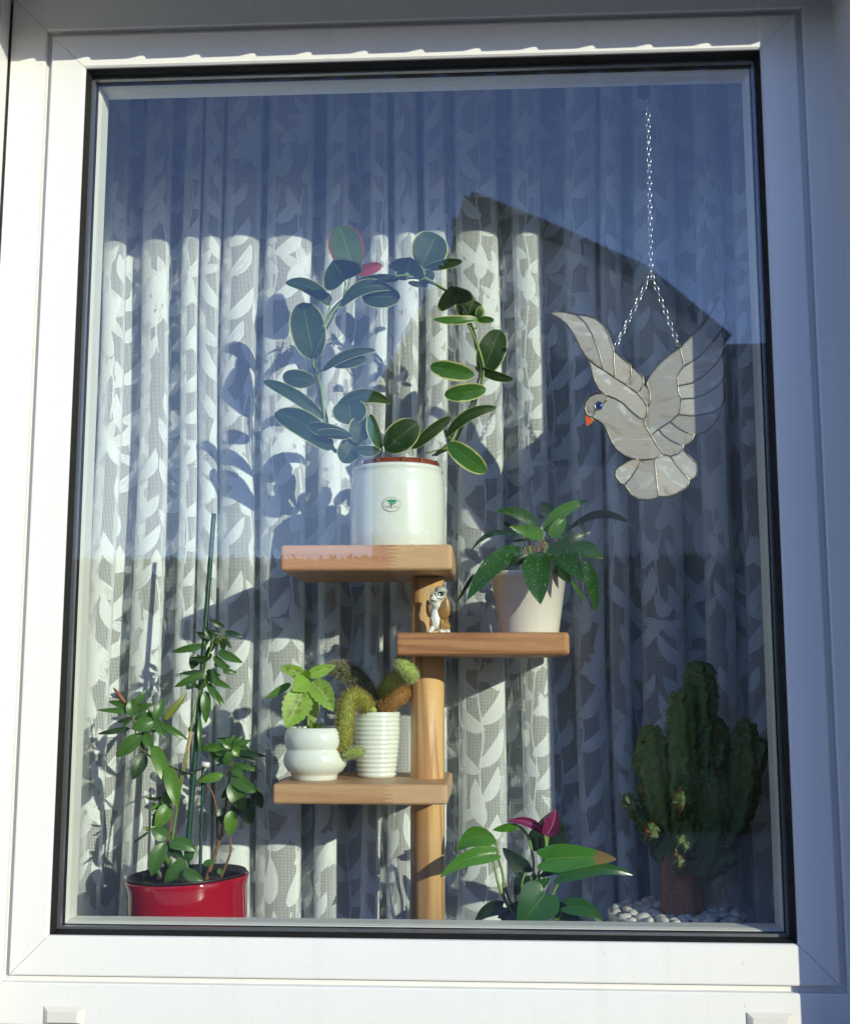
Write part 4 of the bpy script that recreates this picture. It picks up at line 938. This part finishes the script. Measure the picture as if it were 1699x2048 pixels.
abt = leafmat('anthurium_leaf_browned_tip', (.05, .20, .012), (.08, .26, .02), None, 0, (.25, .42, .1), .14, .16, tl=.36, veins_n=6, ribw=.03, tipcol=(.24, .16, .06))
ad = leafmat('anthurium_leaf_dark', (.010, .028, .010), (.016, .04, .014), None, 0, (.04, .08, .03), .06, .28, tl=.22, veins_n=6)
af = leafmat('purple_bract', (.20, .012, .085), (.30, .03, .14), None, 0, (.55, .25, .42), .1, .25, tl=.4, ribw=.10)
for pts, m in (([(530, 402, 0), (555, 560, 0), (590, 700, 0), (610, 900, 0), (760, 1120, 0)], 'stem_g'), ([(505, 530, 0), (545, 740, -.01), (605, 905, -.01), (770, 1120, 0)], 'stem_g'), ([(715, 290, .01), (790, 380, .01), (825, 520, .01), (835, 660, .01), (810, 1120, 0)], 'stem_g'), ([(925, 360, 0), (935, 480, 0), (890, 640, 0), (840, 800, 0), (800, 1120, 0)], 'stem_g'), ([(950, 375, .01), (935, 520, .01), (930, 640, .01), (850, 1120, 0)], 'stem_g'), ([(1070, 700, 0), (1005, 810, 0), (870, 1120, 0)], 'stem_g'), ([(1105, 948, -.01), (1040, 1035, -.01), (930, 1080, 0), (850, 1125, 0)], 'stem_g'), ([(770, 665, 0), (740, 800, 0), (790, 1120, 0)], 'stem_g'), ([(925, 842, -.03), (930, 960, -.02), (840, 1120, 0)], 'stem_g'), ([(600, 750, .01), (630, 870, .01), (700, 1000, .01), (780, 1120, 0)], 'stem_b'), ([(580, 950, 0), (700, 1040, 0), (790, 1120, 0)], 'stem_g'), ([(760, 705, .01), (690, 870, .01), (780, 1120, 0)], 'stem_g'), ([(725, 960, 0), (740, 1060, 0), (800, 1120, 0)], 'stem_g'), ([(910, 470, .02), (905, 380, .02)], 'stem_b')):
    pathobj('stalk', [(*zf(x, y, YA + d), .0024) for x, y, d in pts], MAT[m], an_, 7, 4)
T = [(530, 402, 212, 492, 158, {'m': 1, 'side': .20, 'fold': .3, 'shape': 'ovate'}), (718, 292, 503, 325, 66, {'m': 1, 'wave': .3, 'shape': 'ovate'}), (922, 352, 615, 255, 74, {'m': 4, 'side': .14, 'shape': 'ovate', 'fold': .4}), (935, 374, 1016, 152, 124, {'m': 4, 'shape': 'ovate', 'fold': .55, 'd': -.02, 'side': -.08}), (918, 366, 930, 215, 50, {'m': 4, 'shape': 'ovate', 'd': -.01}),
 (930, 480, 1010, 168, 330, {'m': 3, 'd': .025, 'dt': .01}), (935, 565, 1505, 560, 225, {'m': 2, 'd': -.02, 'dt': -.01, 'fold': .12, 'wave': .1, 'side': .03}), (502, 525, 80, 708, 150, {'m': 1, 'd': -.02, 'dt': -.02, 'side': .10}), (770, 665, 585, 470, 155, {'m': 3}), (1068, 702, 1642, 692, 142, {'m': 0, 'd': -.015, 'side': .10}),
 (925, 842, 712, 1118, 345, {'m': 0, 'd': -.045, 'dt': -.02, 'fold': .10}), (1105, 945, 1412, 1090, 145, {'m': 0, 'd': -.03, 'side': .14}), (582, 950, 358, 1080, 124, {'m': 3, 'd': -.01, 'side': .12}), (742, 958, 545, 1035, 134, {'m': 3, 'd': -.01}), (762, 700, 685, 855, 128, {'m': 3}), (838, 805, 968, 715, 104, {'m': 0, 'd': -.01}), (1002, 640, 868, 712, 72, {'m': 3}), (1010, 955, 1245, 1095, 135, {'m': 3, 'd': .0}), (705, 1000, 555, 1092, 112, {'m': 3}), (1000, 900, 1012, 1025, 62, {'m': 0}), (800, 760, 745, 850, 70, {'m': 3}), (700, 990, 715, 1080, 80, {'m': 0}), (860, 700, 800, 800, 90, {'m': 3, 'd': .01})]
leaves(an_, zf, s, YA, T, [aa, ab, abt, ad, af], shape='heart', nu=14, nv=4, fold=.12, arch=.06)

# ------------------------------------------------------------------ big monstrose cactus in pebble bowl
YB = .280; s = 3.414; zf = Z(1180, 1280, s); k = 1 / ppm(YB) / s; pc = zf(585, 1862, YB)
bc = thing('potted_cactus', (pc.x, YB, -.10), 'large dark branching cactus in a white bowl of pebbles in the shaded corner', 'potted plant')
R = 445 * k; zt = pc.z + .10
v, f = lathe([(0, .002), (R * .62, 0), (R * .68, .003), (R * .93, zt * .62), (R, zt * .97), (R * .995, zt), (R * .965, zt + .0008), (R * .93, zt * .86), (R * .7, zt * .7)], (pc.x, YB, -.10), 64); obj('bowl', v, f, MAT['white_pot2'], bc, True)
soil(bc, (pc.x, YB, -.10 + zt - .010), R * .94, MAT['soil'])
MAT['cgreen'] = cactmat('monstrose_green', (.055, .095, .030), (.10, .16, .045)); MAT['cgreen2'] = cactmat('monstrose_fresh', (.09, .15, .035), (.15, .22, .055)); MAT['cbark'] = cactmat('monstrose_bark', (.24, .09, .045), (.36, .16, .08))
def BP(rows): return [(*zf(x, y, YB + (r[3] if len(r) > 3 else 0)), r[2] * k) for r in rows for x, y in [(r[0], r[1])]]
J = .0080
arm(bc, BP([(630, 1905, 150), (625, 1760, 128), (612, 1600, 120), (600, 1440, 108)]), 5, .10, MAT['cbark'], MAT['hgrey'], 60, .004, .0003, 'trunk', 40, 5, .006)
for rows, cnt, mt, hr_ in (
    ([(690, 1500, 95), (735, 1200, 105, .01), (752, 850, 108, .01), (755, 580, 100, .005), (745, 320, 96), (738, 215, 84)], 520, 'cgreen', 'hgrey'),
    ([(620, 1450, 80, -.01), (645, 1100, 88, -.02), (622, 800, 84, -.02), (615, 520, 76, -.02), (620, 395, 66, -.02)], 420, 'cgreen2', 'hb'),
    ([(800, 1100, 70, .01), (850, 850, 76, .01), (872, 680, 62, .01), (862, 570, 48, .01)], 200, 'cgreen', 'hgrey'),
    ([(540, 1480, 78), (490, 1250, 78, -.01), (455, 1000, 84, -.01), (418, 780, 88, -.01), (412, 650, 76, -.01)], 420, 'cgreen2', 'hb'),
    ([(420, 960, 52), (365, 880, 56), (340, 825, 42)], 150, 'cgreen', 'hb'),
    ([(500, 1480, 62), (400, 1290, 58), (305, 1160, 50), (258, 1085, 40)], 220, 'cgreen', 'hgrey'),
    ([(430, 1260, 60, .01), (390, 1120, 62, .01), (372, 1020, 50, .01)], 160, 'cgreen', 'hgrey'),
    ([(720, 1600, 105, -.005), (800, 1350, 112, -.01), (805, 1100, 112, -.01), (825, 930, 88, -.01)], 360, 'cgreen', 'hgrey'),
    ([(780, 1500, 95, .01), (900, 1330, 108, .01), (1010, 1130, 100, .01), (1055, 860, 96), (1052, 690, 88), (1062, 610, 62)], 520, 'cgreen', 'hb'),
    ([(1080, 900, 60, -.01), (1130, 790, 70, -.01), (1170, 720, 56, -.01)], 180, 'cgreen', 'hred'),
    ([(1010, 1080, 52), (970, 980, 50), (968, 905, 36)], 90, 'cgreen', 'hgrey'),
    ([(740, 1560, 90), (850, 1500, 92, -.01), (940, 1470, 62, -.01)], 120, 'cgreen', 'hgrey'),
    ([(650, 1200, 40, -.03), (618, 1130, 46, -.08), (612, 1085, 44, -.108)], 150, 'cgreen', 'hred'),
    ([(440, 1390, 36, -.01), (426, 1330, 40, -.04), (424, 1300, 36, -.062)], 90, 'cgreen', 'hred'),
    ([(680, 1450, 40, -.03), (645, 1400, 46, -.08), (638, 1380, 42, -.11)], 120, 'cgreen', 'hgrey'),
    ([(620, 1590, 34, -.03), (604, 1530, 42, -.075), (600, 1505, 36, -.104)], 110, 'cgreen', 'hred'),
    ([(680, 1250, 70, -.02), (650, 1000, 70, -.03), (640, 920, 50, -.03)], 160, 'cgreen', 'hgrey')):
    arm(bc, BP(rows), 5, .19, MAT[mt], MAT[hr_], cnt, .0100, .0008, 'arm', 48, 12, J)
# lumpy knobs where the ribs break up
def pebmesh(i, sm=2):
    bm = bmesh.new(); bmesh.ops.create_icosphere(bm, subdivisions=sm, radius=1); R_ = random.Random(i * 13)
    o = Vector((R_.random() * 9, R_.random() * 9, R_.random() * 9))
    for v in bm.verts: v.co *= 1 + .30 * noise.noise(v.co * .9 + o) + .08 * noise.noise(v.co * 2.5 + o)
    me = bpy.data.meshes.new('pebble'); bm.to_mesh(me); bm.free(); me.materials.append(MAT['pebble']); me.polygons.foreach_set('use_smooth', [True] * len(me.polygons)); return me
MAT['pebble'] = simple('river_pebble', (.60, .58, .52), .55, 0, 60, .12, .2, 300)
PM = [pebmesh(i) for i in range(7)]; R_ = random.Random(5); placed = []
off = root_loc(bc)
tries = 0
while len(placed) < 85 and tries < 6000:
    tries += 1
    a = R_.uniform(0, 2 * pi); rr = R * .90 * sqrt(R_.uniform(.12, 1)); x, y = rr * cos(a), rr * sin(a)
    if any((x - q[0]) ** 2 + (y - q[1]) ** 2 < (.0155 if len(placed) < 50 else .012) ** 2 for q in placed): continue
    placed.append((x, y)); sz = R_.uniform(.008, .0125)
    o = link('pebble', PM[R_.randrange(7)], None, bc, (pc.x + x - off.x, YB + y - off.y, zt - .002 + R_.uniform(-.001, .006)))
    o.scale = (sz * R_.uniform(.9, 1.45), sz * R_.uniform(.8, 1.1), sz * R_.uniform(.6, .8)); o.rotation_euler = (R_.uniform(-.4, .4), R_.uniform(-.4, .4), R_.uniform(0, 6))

# ------------------------------------------------------------------ stained glass dove on its chain
YV = .132; s = 3.398; zf = Z(1060, 520, s); k = 1 / ppm(YV) / s
dv = thing('stained_glass_dove', zf(900, 1630, YV), 'cream stained glass dove with orange beak hanging from a thin chain', 'window ornament')
MAT['opal'] = opal('opal_glass'); MAT['lead'] = simple('solder_line', (.16, .15, .12), .30, .9, 260, .5, .3, 500)
MAT['orange'] = simple('orange_glass', (.62, .09, .015), .2); MAT['bluegem'] = simple('blue_gem', (.01, .025, .11), .05, 0, 60, .2)
PC = {
 'L1': [(135, 360), (190, 350), (260, 360), (315, 375), (370, 425), (420, 505), (455, 600), (480, 680), (492, 745), (440, 715), (385, 665), (340, 590), (300, 510), (240, 430), (180, 385)],
 'L2': [(315, 375), (380, 380), (445, 400), (500, 450), (530, 510), (550, 570), (565, 615), (568, 700), (572, 800), (492, 745), (480, 680), (455, 600), (420, 505), (370, 425)],
 'L3': [(565, 615), (620, 665), (683, 720), (683, 790), (650, 850), (572, 800), (568, 700)],
 'L4': [(683, 720), (735, 765), (765, 800), (768, 840), (750, 880), (730, 908), (650, 850), (683, 790)],
 'L5': [(768, 840), (805, 880), (815, 930), (808, 980), (795, 1005), (765, 950), (730, 908), (750, 880)],
 'L6': [(385, 665), (440, 715), (492, 745), (572, 800), (650, 850), (730, 908), (765, 950), (795, 1005), (790, 1060), (770, 1082), (740, 1075), (680, 1025), (630, 975), (580, 945), (540, 930), (490, 905), (455, 860), (430, 800), (410, 720)],
 'head': [(540, 930), (490, 905), (440, 910), (400, 930), (375, 970), (372, 1010), (380, 1048), (425, 1068), (440, 1025), (480, 990), (510, 960)],
 'beak': [(370, 1045), (435, 1090), (380, 1135)],
 'body': [(540, 930), (580, 945), (630, 975), (680, 1025), (740, 1075), (770, 1082), (780, 1130), (820, 1195), (860, 1265), (905, 1322), (840, 1353), (760, 1360), (700, 1352), (640, 1330), (580, 1280), (545, 1220), (525, 1170), (500, 1120), (460, 1090), (425, 1068), (440, 1025), (480, 990), (510, 960)],
 'R0': [(795, 1005), (808, 980), (815, 930), (800, 865), (790, 840), (800, 815), (830, 765), (880, 705), (940, 650), (1015, 600), (1030, 660), (1040, 725), (1010, 765), (995, 805), (1000, 857), (1002, 895), (1022, 945), (1020, 1000), (1005, 1050), (950, 1100), (870, 1150), (820, 1195), (780, 1130), (770, 1082), (790, 1060)],
 'F1': [(1015, 600), (1040, 575), (1100, 515), (1180, 430), (1240, 340), (1290, 250), (1310, 300), (1325, 360), (1320, 420), (1300, 475), (1260, 530), (1200, 600), (1130, 670), (1040, 725), (1030, 660)],
 'F2': [(1040, 725), (1130, 670), (1200, 600), (1260, 530), (1300, 475), (1315, 540), (1312, 600), (1300, 650), (1240, 730), (1160, 800), (1090, 840), (1000, 857), (995, 805), (1010, 765)],
 'F3': [(1000, 857), (1090, 840), (1160, 800), (1240, 730), (1300, 650), (1318, 720), (1316, 775), (1305, 815), (1270, 860), (1190, 910), (1110, 940), (1022, 945), (1002, 895)],
 'F4': [(1022, 945), (1110, 940), (1190, 910), (1270, 860), (1305, 815), (1314, 890), (1310, 955), (1295, 1000), (1240, 1035), (1150, 1055), (1080, 1060), (1005, 1050), (1020, 1000)],
 'F5': [(1005, 1050), (1080, 1060), (1150, 1055), (1240, 1035), (1295, 1000), (1280, 1060), (1240, 1120), (1180, 1170), (1115, 1188), (1050, 1170), (990, 1135), (950, 1100)],
 'F6': [(950, 1100), (990, 1135), (1050, 1170), (1115, 1188), (1090, 1235), (1040, 1262), (1000, 1250), (940, 1220), (895, 1185), (870, 1150)],
 'F7': [(870, 1150), (895, 1185), (940, 1220), (1000, 1250), (1040, 1262), (1035, 1290), (1000, 1320), (950, 1335), (905, 1322), (860, 1265), (820, 1195)],
 'T1': [(760, 1360), (700, 1352), (655, 1370), (600, 1405), (575, 1430), (580, 1470), (605, 1510), (640, 1530), (690, 1470), (730, 1410)],
 'T2': [(760, 1360), (840, 1353), (848, 1420), (858, 1520), (870, 1605), (800, 1630), (730, 1622), (680, 1590), (640, 1530), (690, 1470), (730, 1410)],
 'T3': [(840, 1353), (905, 1322), (950, 1335), (985, 1385), (1030, 1440), (1080, 1495), (1065, 1540), (1000, 1585), (940, 1608), (870, 1605), (858, 1520), (848, 1420)],
 'T4': [(950, 1335), (1000, 1320), (1035, 1290), (1075, 1330), (1110, 1365), (1140, 1390), (1145, 1430), (1120, 1475), (1080, 1495), (1030, 1440), (985, 1385)],
}
ZR = []
for nm, pl in PC.items():
    P = [zf(x, y, YV) for x, y in pl]; n = len(P); h = .0014
    vs = [p + Vector((0, -h, 0)) for p in P] + [p + Vector((0, h, 0)) for p in P]
    o = obj('beak' if nm == 'beak' else 'glass_piece', vs, [tuple(range(n)), tuple(range(2 * n - 1, n - 1, -1))] + [(i, n + i, n + (i + 1) % n, (i + 1) % n) for i in range(n)], MAT['orange'] if nm == 'beak' else MAT['opal'], dv, center=True)
    cl_ = P + [P[0], P[1]]
    rr = .0019 if nm == 'beak' else .0023
    v, f = tube([(p.x, p.y, p.z, rr) for p in cl_], 7)
    obj('solder_line', v, f, MAT['lead'], dv, True)
blob('eye', zf(467, 990, YV - .002), (28 * k, .003, 28 * k), 0, MAT['bluegem'], dv)
pts = [(*zf(467 + 28 * cos(a * pi / 8), 990 + 28 * sin(a * pi / 8), YV - .0025), .0011) for a in range(17)]
pathobj('eye_ring', pts, MAT['silver'], dv, 6, 1)
lm = None
def chain(p0, p1, pitch=.0112):
    global lm
    d = p1 - p0; n = int(d.length / pitch); d /= n
    if lm is None:
        v, f = tube([(.0034 * cos(2 * pi * i / 12), 0, .0071 * sin(2 * pi * i / 12), .00078) for i in range(13)], 6, cap=False)
        lm = bpy.data.meshes.new('chain_link'); lm.from_pydata([tuple(q) for q in v], [], f); lm.materials.append(MAT['silver']); lm.polygons.foreach_set('use_smooth', [True] * len(lm.polygons)); lm.update()
    rot = d.normalized().to_track_quat('Z', 'Y').to_euler()
    for i in range(n):
        o = link('chain_link', lm, None, dv, p0 + d * (i + .5) - dv.location); q = d.normalized().to_track_quat('Z', 'Y') @ Matrix.Rotation(radians(25 if i % 2 else 115) + random.uniform(-.2, .2), 3, 'Z').to_quaternion(); o.rotation_euler = q.to_euler()
top = at(1295, 200, YV); jn = zf(820, 95, YV)
chain(top, jn); chain(jn, zf(578, 588, YV)); chain(jn, zf(1003, 572, YV))
for (x, y) in ((580, 590), (1005, 576)):
    pts = [(*zf(x + 12 * cos(a * pi / 5), y + 14 * sin(a * pi / 5), YV), .001) for a in range(11)]; pathobj('hanging_loop', pts, MAT['lead'], dv, 6, 1)
hk = thing('suction_hook', at(1284, 195, .125), 'small dark clip hook fixed under the top of the sash above the dove', 'hook')
a = at(1272, 168, .118); b = at(1297, 196, .118)
box('clip', a.x, b.x, .098, .122, b.z, a.z, MAT['blackplastic'], hk, .002)
pathobj('hook', [(*at(1288, 196, .126), .0012), (*at(1288, 201, .130), .0012), (*at(1294, 206, .132), .0012), (*at(1300, 201, .132), .0012), (*at(1300, 196, .130), .0012)], MAT['lead'], hk, 6, 3)
